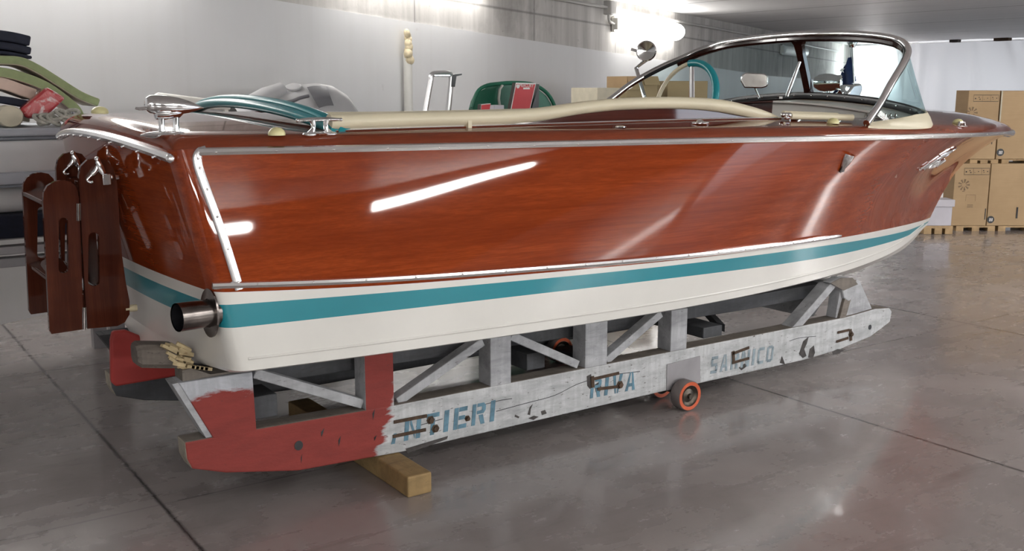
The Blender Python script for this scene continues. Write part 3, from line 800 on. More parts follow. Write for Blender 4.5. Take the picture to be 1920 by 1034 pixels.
# small fairlead near the bow, oval filler, emblem
p = ondeck(1803, 238); MB().tube([p + V((-.03, 0, 0)), p + V((-.02, 0, .022)), p + V((.02, 0, .022)), p + V((.03, 0, 0))], .006, 8).tube([p + V((-.04, 0, .002)), p + V((.04, 0, .002))], .008, 8, sq=.5).build('fairlead', 'chrome', BOAT)
p = ondeck(1162, 239); MB().lathe([(.022, 0), (.022, .004), (.014, .006), (.010, .003), (0, .003)], p, (0, 0, 1), 20, sx=1.15).build('fuel_filler', 'chrome', BOAT)
p = ondeck(1312, 233); b = MB()
for k in range(8):
    a = k * PI / 4; q = p + V((math.cos(a) * .026, math.sin(a) * .02, .004)); b.ball(q, (.010, .006), (0, 0, 1), 10, 8)
b.ball(p + V((0, 0, .006)), (.018, .012)).tube([p + V((-.045, 0, .003)), p + V((.045, 0, .003))], .006, 8)
b.build('deck_emblem', 'chrome', BOAT)
# cream folded roll lying by the dash, with chrome end clips
a, c = ondeck(1478, 225), ondeck(1572, 225)
a = V((3.50, 3.0, dz(3.5, 3.0) + .02)); c = V((3.86, 2.96, dz(3.86, 2.96) + .02))
tr_ = MB().tube([a, c], .015, 10).tube([a + V((-.01, .03, .008)), c + V((-.06, .035, .008))], .014, 10).build('folded_armrest', 'cream_vinyl', BOAT)
b = MB()
for q in range(3): b.ball(a + V((-.012, .016 * q - .004, .004)), .011)
b.tube([a + V((-.03, 0, -.008)), a + V((.02, 0, -.008))], .007, 8); b.build('armrest_clip', 'chrome', tr_)
# horn, bow light and flag staff on the foredeck
hc = P(1553, 155, x=5.0)
hn = MB().lathe([(0, -.085), (.028, -.08), (.046, -.055), (.052, -.02), (.050, .02), (.042, .05), (.046, .07), (.040, .075), (.02, .06), (0, .06)], hc, (.55, -.83, 0), 24).build('horn', 'chrome', BOAT)
MB().tube([hc + V((0, 0, -.045)), V((hc.x, hc.y, dz(hc.x, hc.y)))], [.012, .02], 10).build('horn_foot', 'chrome', hn)
lc = P(1590, 166, x=5.08)
bl = MB().prism([lc + V(q) for q in ((-.08, .045, -.055), (.06, .045, -.055), (.085, .04, .0), (.06, .035, .03), (-.01, .04, .022))], (0, -.085, 0)).build('bow_light', 'chrome', BOAT, bevel=.012)
MB().box((lc.x - .06, lc.y - .02, dz(lc.x, lc.y) - .01), (lc.x + .04, lc.y + .03, lc.z - .04)).build('light_foot', 'chrome', bl, bevel=.005)
fb = P(1607, 160, x=5.2); ft = P(1598, 84, x=5.2); fb.z = dz(fb.x, fb.y)
fs = MB().tube([fb, ft], .007, 10).build('flag_staff', 'chrome', BOAT)
MB().lathe([(.0, -.03), (.016, -.028), (.03, .0), (.026, .022), (0, .026)], ft + V((0, 0, .012)), (0, 0, 1), 16).build('staff_cap', 'chrome', fs)
def fl(px, py): return P(px, py, x=5.2)
fp = [fl(1594, 108), fl(1602, 112), fl(1606, 148), fl(1596, 149), fl(1566, 153), fl(1580, 133)]
fgrid = []
for i in range(13):
    t = i / 12; a = fl(1596 + 10 * t, 106 + 46 * t); e = fl(1592 - 28 * t - 4 * math.sin(t * 6), 110 + 66 * t)
    fgrid.append([a.lerp(e, k / 8) + V((.025 * math.sin(k * 1.1 + t * 2) * (k / 8), .0, 0)) for k in range(9)])
FG = MB().grid(fgrid).build('flag', 'flag_navy', fs, angle=180)
FG.modifiers.new('solid', 'SOLIDIFY').thickness = .003
q = fl(1584, 132); MB().prism([q + V((-.025, 0, 0)) + RT * x + V((0, 0, y)) for x, y in ((-.014, -.004), (-.002, .012), (.016, .010), (.006, .0), (.012, -.014), (-.004, -.006))], (-.002, 0, 0)).build('flag_emblem', 'white_print', FG)
# round searchlight on the far side
lp = P(1213, 96, x=4.30)
se = MB().lathe([(0, -.05), (.03, -.047), (.052, -.02), (.060, .01), (.062, .028), (.055, .034), (.0, .026)], lp, (-.75, -.62, 0), 24).build('searchlight', 'chrome', BOAT)
sb = V((4.22, 4.70, 1.24)); MB().tube([lp + V((0, .0, -.05)), lp + V((-.04, .05, -.10)), sb], .012, 8).build('searchlight_stalk', 'chrome', se)
MB().tube([lp + V((-.05, .03, .0)), lp + V((-.085, .05, .012))], .008, 8).build('searchlight_handle', 'chrome', se)

# ---- on the side of the hull
def frame_on_hull(px, py):
    u, v = onhull(px, py, .8, .3); o = S(u, v); n = N(u, v); r = (S(u + .002, v) - S(u - .002, v)).normalized(); return o, r, n.cross(r) * (1 if n.cross(r).z > 0 else -1), n
o, r, up_, n = frame_on_hull(1583, 306)
b = MB(); rows = []
for k in range(9):
    t = k / 8; w = .024 * math.sin(PI * min(1, t * .62 + .38)) if t < 1 else .006
    cc = o + up_ * (.045 - .09 * t); d_ = .028 * math.sin(PI * (.5 - .5 * t) + .0) + .002
    rows.append([cc + r * (w * math.cos(a)) + n * (d_ * math.sin(a)) for a in [PI * j / 8 for j in range(9)]])
b.grid(rows); b.build('clam_vent', 'chrome', BOAT, angle=60)
o2 = o - up_ * .01 + n * .002; MB().prism([o2 + r * x + up_ * y for x, y in ((-.016, -.03), (.016, -.03), (.014, .01), (-.014, .01))], n * .004).build('vent_mouth', 'black_rubber', BOAT)
# the script name on the bow with a dash at either end
hu, hv = onhull(1741, 315, .8, .3)
LU = (S(hu + .005, hv) - S(hu - .005, hv)).length / .01; LV = (S(hu, hv + .005) - S(hu, hv - .005)).length / .01
def stroke(bb, pts, rad=.006):
    bb.tube(spline([S(hu + x / LU, hv - y / LV) + N(hu + x / LU, hv - y / LV) * .004 for x, y in pts], 5), rad, 6)
k = .30 / 1.9
b = MB()
def sc2(pts, dx): return [((x + dx) * k + y * k * .35, y * k) for x, y in pts]
# R
stroke(b, sc2([(0, 0), (.08, .5), (.18, 1.0)], -.95), .008)
stroke(b, sc2([(-.12, .7), (.0, 1.0), (.35, 1.12), (.55, .9), (.42, .62), (.12, .52), (.35, .3), (.5, .05), (.68, .12)], -.95))
# i
stroke(b, sc2([(.68, .12), (.76, .42), (.74, .1), (.84, .02), (.95, .2)], -.95)); stroke(b, sc2([(.80, .66), (.84, .76)], -.95), .007)
# v
stroke(b, sc2([(.95, .2), (1.02, .42), (1.06, .04), (1.2, .36), (1.32, .34)], -.95))
# a
stroke(b, sc2([(1.66, .4), (1.5, .44), (1.38, .22), (1.44, .02), (1.58, .1), (1.68, .42), (1.66, .08), (1.76, .02), (1.9, .2)], -.95))
for sx in (-1.52, 1.22):
    stroke(b, sc2([(0, .0), (.12, .22), (.16, .34)], sx), .007); stroke(b, sc2([(-.1, .1), (.26, .24)], sx), .005)
b.build('hull_lettering', 'chrome', BOAT)
# small script on the dash
q = V((4.352, 3.26, dz(4.38, 3.3) - .03)); b = MB()
for i in range(7):
    yy = -i * .028; b.tube(spline([q + V((-.004, yy, 0)), q + V((-.004, yy - .008, .022)), q + V((-.004, yy - .014, .004)), q + V((-.004, yy - .028, .002))], 4), .002, 6)
b.build('dash_lettering', 'chrome', BOAT)

# ---- transom gear: exhaust, rudder
ex = Tr(-.80, .80); p = P(388, 588, x=ex.x - .012)
nx = V((-1, -.16, .02)).normalized()
EX = MB().tube([p - nx * .03, p + nx * .01, p + nx * .095], [.042, .042, .043], 24, caps=False).build('exhaust_pipe', 'pipe_metal', BOAT)
MB().tube([p + nx * .094, p - nx * .02], [.038, .038], 24, caps=False).lathe([(.038, 0), (0, 0)], p - nx * .02, nx).build('pipe_bore', 'black_rubber', EX)
MB().lathe([(0, 0), (.075, 0), (.075, .006), (.045, .008), (.0445, .008)], p - nx * .012, nx, 28, sx=.72, sy=1.0, ref=(0, 1, 0)).build('pipe_flange', 'pipe_metal', EX)
ry = 3.80
poly = [P(*q, y=ry) for q in ((212, 622), (236, 620), (300, 645), (350, 672), (345, 704), (218, 726), (209, 718), (208, 640))]
MB().prism(poly, (0, .03, 0)).build('rudder', 'red_antifoul', BOAT, bevel=.008)

# ================================================================== THE TIMBER CRADLE
Y0, TH = 3.181, .085      # outer face of the near skid and its thickness
CR = empty('boat_cradle', (2.7, 3.7, 0), 'worn grey and red timber cradle on wheels carrying the runabout', 'cradle')
def poly_y(pts, y, th=TH): return MB().prism([V((x, y, z)) for x, z in pts], (0, th, 0))
skid = [(.94,.178),(.925,.215),(.922,.272),(1.15,.270),(1.68,.259),(3.02,.257),(4.2,.258),(4.42,.272),(4.54,.262),(4.565,.24),(4.555,.185),(4.40,.128),(4.15,.095),(3.88,.083),(3.0,.084),(1.7,.076),(1.3,.092),(1.05,.14)]
def skid_beam(y, th, mats):
    b = MB(); n = len(skid); vs = [V((x, y, z)) for x, z in skid] + [V((x, y + th, z)) for x, z in skid]
    b.add(vs, [])
    def f(t, m): b.f.append(t); b.mi.append(m)
    f(tuple(range(n))[::-1], 0); f(tuple(range(n, 2 * n)), 0)
    for i in range(n):
        j = (i + 1) % n
        m = 2 if i in (0, 1, 8, 9) else (1 if i in (2, 3, 4, 5, 6, 7) else 1)
        f((i, j, n + j, n + i), m)
    return b.build('skid_beam', mats, CR, smooth=False, bevel=.006)
SK = skid_beam(Y0, TH, ['skid_paint', 'bare_wood', 'end_grain'])
skid_beam(4.22 - TH, TH, ['shaded_grey_paint', 'bare_wood', 'end_grain'])
def hz(x, y):   # underside of the hull over a point
    xx = min(max(x, 1.02), 5.7); c = bc(xx); k = min(1, max(0, (c - abs(y - YC)) / c)); return zc(xx) + (keel(xx) - zc(xx)) * k
def bunk(y, th, mat):
    rows = []
    for x in (1.0, 1.3, 1.8, 2.4, 3.0, 3.6, 4.1, 4.25, 4.31):
        t = min(hz(x, y), hz(x, y + th)) - .020; e = 0 if x < 4.2 else (.03 if x < 4.3 else .06)
        rows.append([V((x, y, t - .065 + e * .2)), V((x, y, t - e * .3)), V((x, y + th, t - e * .3)), V((x, y + th, t - .065 + e * .2))])
    b = MB().grid(rows, cu=True); b.add(rows[0], [(0, 1, 2, 3)]); b.add(rows[-1], [(0, 1, 2, 3)])
    return b.build('bunk', mat, CR, smooth=False, bevel=.004)
BK = bunk(Y0 + .125, .09, 'shaded_grey_paint'); bunk(4.22 - .215, .09, 'shaded_grey_paint')
# protruding weathered log at the after end of the near bunk, chamfered like an octagon
a, c = P(268, 673, y=Y0 + .055), P(356, 668, y=Y0 + .055)
a = V((.80, Y0 + .06, .568)); c = V((.958, Y0 + .06, .541)); d = (c - a).normalized()
rows = []
def octo(p, h, w, ch): return [p + V((0, y, z)) for y, z in ((-w, -h + ch), (-w, h - ch), (-w + ch, h), (w - ch, h), (w, h - ch), (w, -h + ch), (w - ch, -h), (-w + ch, -h))]
b = MB(); rows = [octo(a, .030, .038, .014), octo(a + d * .012, .037, .046, .014), octo(a + d * .10, .038, .047, .016), octo(c - d * .04, .036, .046, .012)]
b.grid(rows, cu=True); b.add(rows[0], [tuple(range(8))]); b.add(rows[-1], [tuple(range(8))]); 
lg = b.build('log_end', 'weathered_log', CR, smooth=False)
e = c - d * .035; b = MB()
for k in range(26):
    q_ = k / 25; w = V((rnd.uniform(-.035, .015), -.052 + .10 * rnd.random() * (.35 if k % 3 else 1), .038 - .075 * q_ + rnd.uniform(-.004, .004))); u = V((1, rnd.uniform(-.25, .25), -.45 + rnd.uniform(-.35, .35))).normalized(); t = V((rnd.uniform(-.2, .2), rnd.uniform(-.3, .3), 1)); t = (t - u * t.dot(u)).normalized(); n = t.cross(u)
    b.obox(e + w + V((.030 * q_, 0, 0)), u, n, t, (.012 + .016 * rnd.random(), .005 + .006 * rnd.random(), .003 + .004 * rnd.random()))
for k in range(5): b.obox(e + V((.035 + .014 * k, -.045, -.034 - .004 * k)), (1, 0, -.25), (0, 1, 0), (.25, 0, 1), (.012, .006, .005))
b.build('splintered_wood', 'broken_wood', lg, smooth=False)
MB().prism([V((.93, Y0 + .012, .505)), V((.962, Y0 + .012, .508)), V((1.02, Y0 + .012, .478)), V((1.16, Y0 + .012, .474)), V((1.16, Y0 + .012, .470)), V((.93, Y0 + .012, .468))], (0, .08, 0)).build('bunk_end', 'bare_wood', CR, smooth=False, bevel=.004)
def low(x, z, y): return min(z, hz(x, y + TH) - .022, hz(x, y) - .022)
def post(pts, mat, y=Y0, th=TH, nm='post'): return poly_y([(x, low(x, z, y)) for x, z in pts], y, th).build(nm, mat, CR, smooth=False, bevel=.003)
def up_to(x, y): return hz(x, y) - .018
for side in (0, 1):
    yy = Y0 if side == 0 else 4.22 - TH
    m1 = 'post_red' if side == 0 else 'shaded_grey_paint'; m2 = 'grey_paint' if side == 0 else 'shaded_grey_paint'
    post([(.915, .470), (1.155, .470), (1.160, .262), (1.015, .266)], m1, yy)
    MB().prism([V((.895, yy + .004, low(1.03, .468, yy))), V((.915, yy + .004, low(1.03, .470, yy))), V((1.012, yy + .004, .272)), V((.992, yy + .004, .272))], (0, TH - .008, 0)).build('facing_board', m2, CR, smooth=False)
    for k, (xa, xb) in enumerate(((1.562, 1.675), (2.09, 2.185), (2.55, 2.665), (3.02, 3.115))):
        m = MB(); z1 = low(xb, 1, yy); m.prism([V((xa, yy + .002, .255)), V((xb, yy + .002, .255)), V((xb, yy + .002, z1)), V((xa, yy + .002, z1))], (0, TH, 0))
        if k == 0 and side == 0: m.mi[5] = 1
        m.build('post', (['skid_paint', 'grey_paint'] if k == 0 and side == 0 else m2), CR, smooth=False, bevel=.003)
    for (xa, za, xb, zb) in ((1.17, .468, 1.56, .290), (1.70, .272, 2.07, .445), (2.20, .452, 2.53, .282), (2.68, .275, 2.98, .44)):
        za, zb = min(za, low(xa, za, yy) - .012), min(zb, low(xb, zb, yy) - .012); d = V((xb - xa, 0, zb - za)).normalized(); n = V((-d.z, 0, d.x)); p, q = V((xa, yy + .02, za)), V((xb, yy + .02, zb))
        MB().prism([p - n * .017, q - n * .017, q + n * .017, p + n * .017], (0, .05, 0)).build('brace', m2, CR, smooth=False, bevel=.003)
    # forward trestle
    post([(3.80, .258), (3.875, .258), (4.13, .440), (4.06, .440)], m2, yy, .07, 'trestle_strut')
    post([(4.13, .258), (4.42, .262), (4.30, .43), (4.16, .44)], m2, yy + .012, .06, 'trestle_board')
    post([(4.14, .258), (4.19, .258), (4.255, .44), (4.20, .44)], 'bare_wood' if side == 0 else m2, yy - .004, .03, 'trestle_batten')
nose = [P(px, py, y=Y0 - .006) for px, py in ((1556, 531), (1576, 521), (1597, 521), (1607, 533), (1603, 556), (1592, 566), (1583, 560), (1580, 545))]
MB().prism(nose, (0, .052, 0)).build('bunk_nose', 'grey_paint', CR, smooth=False, bevel=.006)
MB().prism([p + V((0, -.002, 0)) for p in (nose[0], nose[1], nose[2], nose[3], nose[7])], (0, -.004, 0)).build('bunk_cap', 'bare_wood', CR, smooth=False)
# cross members between the two skids
for x, z, h, w in ((1.17, .272, .08, .10), (2.32, .262, .07, .09), (3.30, .256, .05, .12)):
    MB().box((x, Y0 + TH + .002, z), (x + w, 4.22 - TH - .002, z + h)).build('cross_beam', 'shaded_grey_paint', CR, smooth=False, bevel=.004)
tp0, tp1 = [], []
for i in range(13):
    y = Y0 + .09 + .86 * i / 12; z1 = min(.43, hz(4.15, y) - .03); k = (z1 - .262) / .17; tp0.append((V((4.02, y, .262)), V((4.06, y, .262)))); tp1.append((V((4.02 + .16 * k, y, z1)), V((4.06 + .16 * k, y, z1))))
MB().grid([[q[0] for q in tp0], [q[0] for q in tp1], [q[1] for q in tp1], [q[1] for q in tp0]], cv=True).build('trestle_panel', 'grey_paint', CR, smooth=False)
MB().prism([V((3.45, Y0 + .10, .265)), V((3.45, Y0 + .10, .30)), V((4.0, 4.1, .30)), V((4.0, 4.1, .265))], (0, .05, 0)).build('diagonal_tie', 'shaded_grey_paint', CR, smooth=False)
# wheels: bracket plates and tyres
pl = MB().prism([P(1250, 733, y=Y0 - .004), P(1313, 718, y=Y0 - .004), P(1313, 668, y=Y0 - .004), P(1251, 684, y=Y0 - .004)], (0, .0035, 0)).build('wheel_plate', 'plate_grey', CR, smooth=False)
def wheel(x, y, r, w, g=0):
    t = MB().lathe([(r * .70, -w / 2), (r * .96, -w / 2), (r, -w / 2 + .004), (r, w / 2 - .004), (r * .96, w / 2), (r * .70, w / 2)], (x, y, r + .001), (0, 1, 0), 36).build('wheel', 'tyre_grey', CR)
    MB().lathe([(r * .72, -w / 2 - .001), (r * .95, -w / 2 - .002), (r * .955, -w / 2 + .002), (r * .72, -w / 2 + .006)], (x, y, r + .001), (0, 1, 0), 36).build('tyre_band', 'tyre_orange', t)
    MB().lathe([(0, -w / 2 - .008), (r * .16, -w / 2 - .008), (r * .17, -w / 2 + .004), (r * .45, -w / 2 + .010), (r * .66, -w / 2 + .004), (r * .70, -w / 2 - .001), (r * .72, -w / 2 + .004), (r * .72, w / 2 - .004), (0, w / 2 - .004)], (x, y, r + .001), (0, 1, 0), 30).build('hub', 'hub_metal', t)
    return t
R_ = .066
wx = P(1290, 737, y=3.12).x
wheel(wx, 3.135, R_, .055); wheel(wx + .03, 3.34, R_, .055); wheel(wx + .02, 4.13 - .06, R_, .055); wheel(wx + .02, 4.262, R_, .055)
MB().tube([(wx, 3.10, R_), (wx, 3.36, R_)], .012, 10).build('axle', 'hub_metal', CR)
MB().box((wx - .03, Y0 + TH + .01, R_ - .015), (wx + .07, 4.22 - TH, R_ + .02)).build('axle_bar', 'shaded_grey_paint', CR, smooth=False)
# iron staples and bolts
def strap(px0, py0, px1, py1, h=.012, nm='iron_strap'):
    a, c = P(px0, py0, y=Y0 - .001), P(px1, py1, y=Y0 - .001); d = (c - a).normalized(); n = V((-d.z, 0, d.x))
    MB().prism([a - n * h * .5, c - n * h * .5, c + n * h * .5, a + n * h * .5], (0, -.004, 0)).build(nm, 'rust', CR, smooth=False)
for q in ((738, 792, 800, 780), (736, 819, 798, 806), (1108, 712, 1160, 700), (1120, 730, 1160, 725), (1372, 664, 1404, 652), (1372, 681, 1404, 672), (1570, 624, 1592, 619), (1568, 641, 1590, 634)): strap(*q)
for px, py in ((1110, 715), (1374, 668), (1594, 627)): strap(px, py - 9, px + 1, py + 12, .016)
def bolt(px, py, r=.011):
    p = P(px, py, y=Y0 - .001); MB().lathe([(r * 1.5, 0), (r * 1.5, .003), (r, .004), (r, .011), (0, .012)], p, (0, -1, 0), 6).build('bolt', 'rust', CR, smooth=False)
for q in ((807, 788), (816, 804), (876, 785, .008), (1162, 722, .012), (1595, 627)): bolt(*q)
# rope hole, dark
for px, py, r in ((560, 836, .017), (1631, 614, .013)):
    MB().lathe([(0, 0), (r, 0), (r, .0015), (0, .0016)], P(px, py, y=Y0 - .0005), (0, -1, 0), 20, sx=.9).build('rope_hole', 'black_rubber', CR)
# chipped dark marks on the red paint
for px, py, dx, dy in ((604, 812, 5, 9), (636, 828, 4, 11), (565, 861, 2, 10), (703, 822, 4, 6), (700, 778, 4, 12)):
    c = P(px, py, y=Y0 - .0006); k = .00168
    MB().prism([c + V((-dx * k * .4, 0, -dy * k)), c + V((dx * k * .3, 0, -dy * k * .3)), c + V((dx * k, 0, dy * k)), c + V((-dx * k * .5, 0, dy * k * .2))], (0, -.0006, 0)).build('paint_chip', 'black_rubber', CR, smooth=False)
for pts in ([(966, 778), (974, 782), (972, 785), (965, 782)], [(990, 785), (1001, 780), (1010, 782), (1000, 788)], [(1014, 772), (1022, 769), (1025, 776), (1016, 779)], [(989, 778), (993, 764), (999, 758), (995, 768), (994, 779)],
            [(1498, 664), (1506, 640), (1516, 632), (1513, 644), (1508, 655), (1512, 668), (1505, 672)], [(1515, 671), (1518, 655), (1526, 648), (1528, 662), (1524, 672)], [(1462, 681), (1466, 668), (1470, 678), (1472, 684)],
            [(1560, 660), (1570, 655), (1584, 656), (1574, 663), (1562, 666)], [(1115, 722), (1124, 716), (1128, 728), (1122, 741), (1117, 735)], [(1385, 690), (1396, 682), (1402, 686), (1390, 695)],
            [(760, 842), (800, 830), (840, 818), (838, 824), (800, 838), (764, 850)], [(1100, 706), (1108, 702), (1112, 722), (1106, 730), (1101, 724)]):
    MB().prism([P(px, py, y=Y0 - .0006) for px, py in pts], (0, -.0005, 0)).build('grime', 'grime', CR, smooth=False)
for pts in ([(930, 772), (985, 757), (1040, 742), (1085, 720), (1140, 705), (1200, 697)], [(905, 760), (935, 752), (960, 748)], [(1480, 640), (1500, 634), (1530, 631)], [(780, 800), (830, 786)]):
    q = spline([P(px, py, y=Y0 - .0005) for px, py in pts], 4); MB().grid([[p + V((0, 0, .0014)) for p in q], [p + V((0, -.0006, 0)) for p in q], [p - V((0, 0, .0014)) for p in q]]).build('crack', 'black_rubber', CR, smooth=False)
# stencilled words
def rc(x0, y0, x1, y1): return [(x0, y0), (x1, y0), (x1, y1), (x0, y1)]
GLYPH = {'I': (.30, [rc(0, 0, 1, 1)]), 'T': (.8, [rc(0, .80, 1, 1), rc(.36, 0, .68, .74)]),
    'N': (1., [rc(0, 0, .27, 1), rc(.73, 0, 1, 1), [(.33, .70), (.33, 1), (.67, .30), (.67, 0)]]),
    'E': (.85, [rc(0, 0, .32, 1), rc(.37, .80, 1, 1), rc(.37, .41, .85, .60), rc(.37, 0, 1, .20)]),
    'R': (.9, [rc(0, 0, .28, 1), [(.36, 1), (.84, 1), (1, .86), (1, .64), (.86, .5), (.36, .5), (.36, .66), (.68, .66), (.72, .70), (.72, .80), (.68, .84), (.36, .84)], [(.50, .45), (.82, .45), (1, 0), (.70, 0)]]),
    'V': (.9, [[(0, 1), (.30, 1), (.47, 0), (.34, 0)], [(.70, 1), (1, 1), (.66, 0), (.53, 0)]]),
    'A': (.9, [[(0, 0), (.28, 0), (.47, 1), (.34, 1)], [(.72, 0), (1, 0), (.66, 1), (.53, 1)], [(.34, .22), (.66, .22), (.63, .40), (.37, .40)]]),
    'S': (.8, [rc(.05, .82, .95, 1), rc(0, .56, .30, .86), rc(.08, .42, .92, .58), rc(.70, .14, 1, .44), rc(.05, 0, .95, .18)]),
    'C': (.8, [rc(0, .10, .30, .90), rc(.18, .82, 1, 1), rc(.18, 0, 1, .18)]),
    'O': (.85, [rc(0, .08, .29, .92), rc(.71, .08, 1, .92), rc(.22, .83, .78, 1), rc(.22, 0, .78, .17)])}
def stencil(txt, px0, py0, px1, py1, h, mat, shear=.10):
    """stencilled capitals with the gaps of the stencil"""
    a, c = P(px0, py0, y=Y0 - .0008), P(px1, py1, y=Y0 - .0008); r = c - a; L = r.length; r.normalize()
    gap = .34; tot = sum(GLYPH[g][0] for g in txt) + gap * (len(txt) - 1); k = L / tot; x = 0; b = MB()
    for g in txt:
        w, parts = GLYPH[g]
        for q in parts: b.prism([a + r * ((x + u * w) * k + v * h * shear) + V((0, 0, v * h)) for u, v in q], (0, -.0007, 0))
        x += w + gap
    b.build('stencil_lettering', mat, SK, smooth=False)
stencil('NTIERI', 757, 828, 926, 790, .083, 'stencil_blue')
a = P(733, 834, y=Y0 - .0012); MB().prism([a + V((0, 0, 0)), a + V((.016, 0, .0)), a + V((.024, 0, .038)), a + V((.012, 0, .038))], (0, -.0006, 0)).build('stencil_lettering', 'stencil_blue', SK, smooth=False)
stencil('RIVA', 1106, 748, 1190, 731, .080, 'stencil_blue')
stencil('SARNICO', 1331, 702, 1448, 678, .078, 'faded_blue')

# timber block under the skids
b = MB().box((1.60, 2.955, 0), (1.695, 4.0, .0755)); 
tag(b.build('timber_block', 'timber_yellow', smooth=False, bevel=.006), 'long yellowish timber block lying on the floor under the red end of the cradle', 'timber')

# ================================================================== BOARDING LADDER ON THE TRANSOM
from mathutils.geometry import tessellate_polygon
YL, YF, BT = 3.53, 3.88, .022
LD = empty('boarding_ladder', (.72, 3.78, .6), 'folded dark mahogany boarding ladder hooked on the transom', 'ladder')
def roundp(pts, n=4, r=.35):
    out = []; k = len(pts)
    for i in range(k):
        a, p, c = V(pts[i - 1]), V(pts[i]), V(pts[(i + 1) % k]); q = p.lerp(a, r); w = p.lerp(c, r)
        out += [q * (1 - t) ** 2 + p * 2 * t * (1 - t) + w * t * t for t in [j / n for j in range(n + 1)]]
    return out
def px2xz(pts): return [V((P(px, py, y=YL).x, 0, P(px, py, y=YL).z)) for px, py in pts]
def slot(cx, top, bot, w):
    o = []
    for k in range(9): a = PI * k / 8; o.append((cx + w * math.cos(a), top - w * math.sin(a) * .9))
    for k in range(9): a = PI + PI * k / 8; o.append((cx + w * 1.1 * math.cos(a), bot - w * math.sin(a) * .9))
    return o
def board(nm, outer, hole, y, mat='ladder_wood'):
    O, Hh = px2xz(outer), px2xz(hole); tri = tessellate_polygon([[V((p.x, p.z, 0)) for p in O], [V((p.x, p.z, 0)) for p in Hh]])
    allp = O + Hh; n = len(allp); b = MB()
    vs = [V((p.x, y, p.z)) for p in allp] + [V((p.x, y + BT, p.z)) for p in allp]
    fs = [tuple(t) for t in tri] + [tuple(i + n for i in t) for t in tri]
    no = len(O)
    for base, m in ((0, no), (no, len(Hh))):
        for i in range(m): fs.append((base + i, base + (i + 1) % m, n + base + (i + 1) % m, n + base + i))
    return b.add(vs, fs).build(nm, mat, LD, angle=30)
inner = roundp([(150, 430), (148, 322), (168, 298), (205, 295), (222, 330), (228, 470)], 4, .3)[0:0] + [(148, 330), (152, 312), (164, 300), (182, 296), (200, 300), (213, 316), (220, 345), (224, 420), (229, 480), (236, 530), (243, 565), (243, 590), (234, 605), (220, 612), (164, 617), (158, 520)]
outer = [(81, 380), (82, 362), (89, 349), (102, 341), (118, 338), (133, 341), (143, 351), (148, 370), (152, 480), (157, 610), (156, 618), (97, 627), (93, 620), (86, 480)]
s_in = slot(176, 445, 528, 10); s_out = slot(119, 416, 505, 8.5)
for y in (YL, YF):
    board('inner_stringer', inner, s_in, y); board('outer_stringer', outer, s_out, y)
xa, xb = P(92, 500, y=YL).x, P(147, 500, y=YL).x
for z in (P(78, 386, y=YL + .02).z, P(87, 533, y=YL).z):
    MB().prism([V((xa - .002, YL + BT, z)), V((xb, YL + BT, z + .02)), V((xb, YL + BT, z + .036)), V((xa - .002, YL + BT, z + .016))], (0, YF - YL - BT, 0)).build('step', 'ladder_wood', LD, smooth=False, bevel=.003)
for z in (P(200, 345, y=YL).z, P(220, 560, y=YL).z):
    x1 = P(190, 500, y=YL).x
    MB().box((x1 - .02, YL + BT, z - .016), (x1 + .035, YF, z)).build('step', 'ladder_wood', LD, smooth=False, bevel=.003)
for y in (YL - .003, YF - .003):
    for px, a0_, a1_ in ((147.5, 382, 414), (158, 577, 618)):
        q0, q1 = P(px, a0_, y=y), P(px, a1_, y=y); w = .006
        MB().prism([q0 + V((-w, 0, 0)), q0 + V((w, 0, 0)), q1 + V((w, 0, 0)), q1 + V((-w, 0, 0))], (0, .003, 0)).tube([q0 + V((0, -.003, 0)), q1 + V((0, -.003, 0))], .004, 8).build('hinge', 'worn_chrome', LD)
for y in (YL, YF):
    yy = y - .010
    def hk(px, py): p_ = P(px, py, y=YL - .010); return V((p_.x, yy, p_.z))
    MB().tube(spline([hk(174, 341), hk(169, 342), hk(164, 337), hk(172, 328), hk(180, 319), hk(184, 308), hk(182, 299)], 5), [.005] * 16 + [.0085] * 15, 10).ball(hk(182, 299), .009).tube([hk(183, 303), hk(188, 315), hk(194, 326)], [.010, .014, .010], 10).build('hook', 'chrome', LD)
    q = hk(198, 335)
    MB().box((q.x - .012, yy - .014, q.z - .020), (q.x + .014, yy + .009, q.z + .016)).ball(hk(209, 332), .008).tube([q, hk(209, 332)], .005, 8).build('hook_bracket', 'chrome', LD, bevel=.003)
    yy = y + BT / 2; xt = Tr((yy - YC) / .8, .15).x
    MB().tube([(q.x, yy, q.z), (xt - .004, yy, q.z)], .008, 8).build('bracket_pin', 'chrome', LD)
    p1 = P(243, 580, y=YL); xt = Tr((yy - YC) / .86, .95).x
    MB().tube([(p1.x - .012, yy, p1.z), (p1.x + .026, yy, p1.z)], .012, 12).build('rubber_buffer', 'foam_cream', LD)
p = V((Tr(-.35, .3).x - .004, YC - .29, P(215, 398, x=Tr(-.35, .3).x).z))
p = P(214, 398, x=Tr(-.30, .3).x - .006); MB().prism([p + V((0, -.008, -.045)), p + V((0, .012, -.045)), p + V((-.006, .004, .045)), p + V((-.006, -.016, .045))], (.004, 0, 0)).build('transom_plate', 'chrome', BOAT, smooth=False)

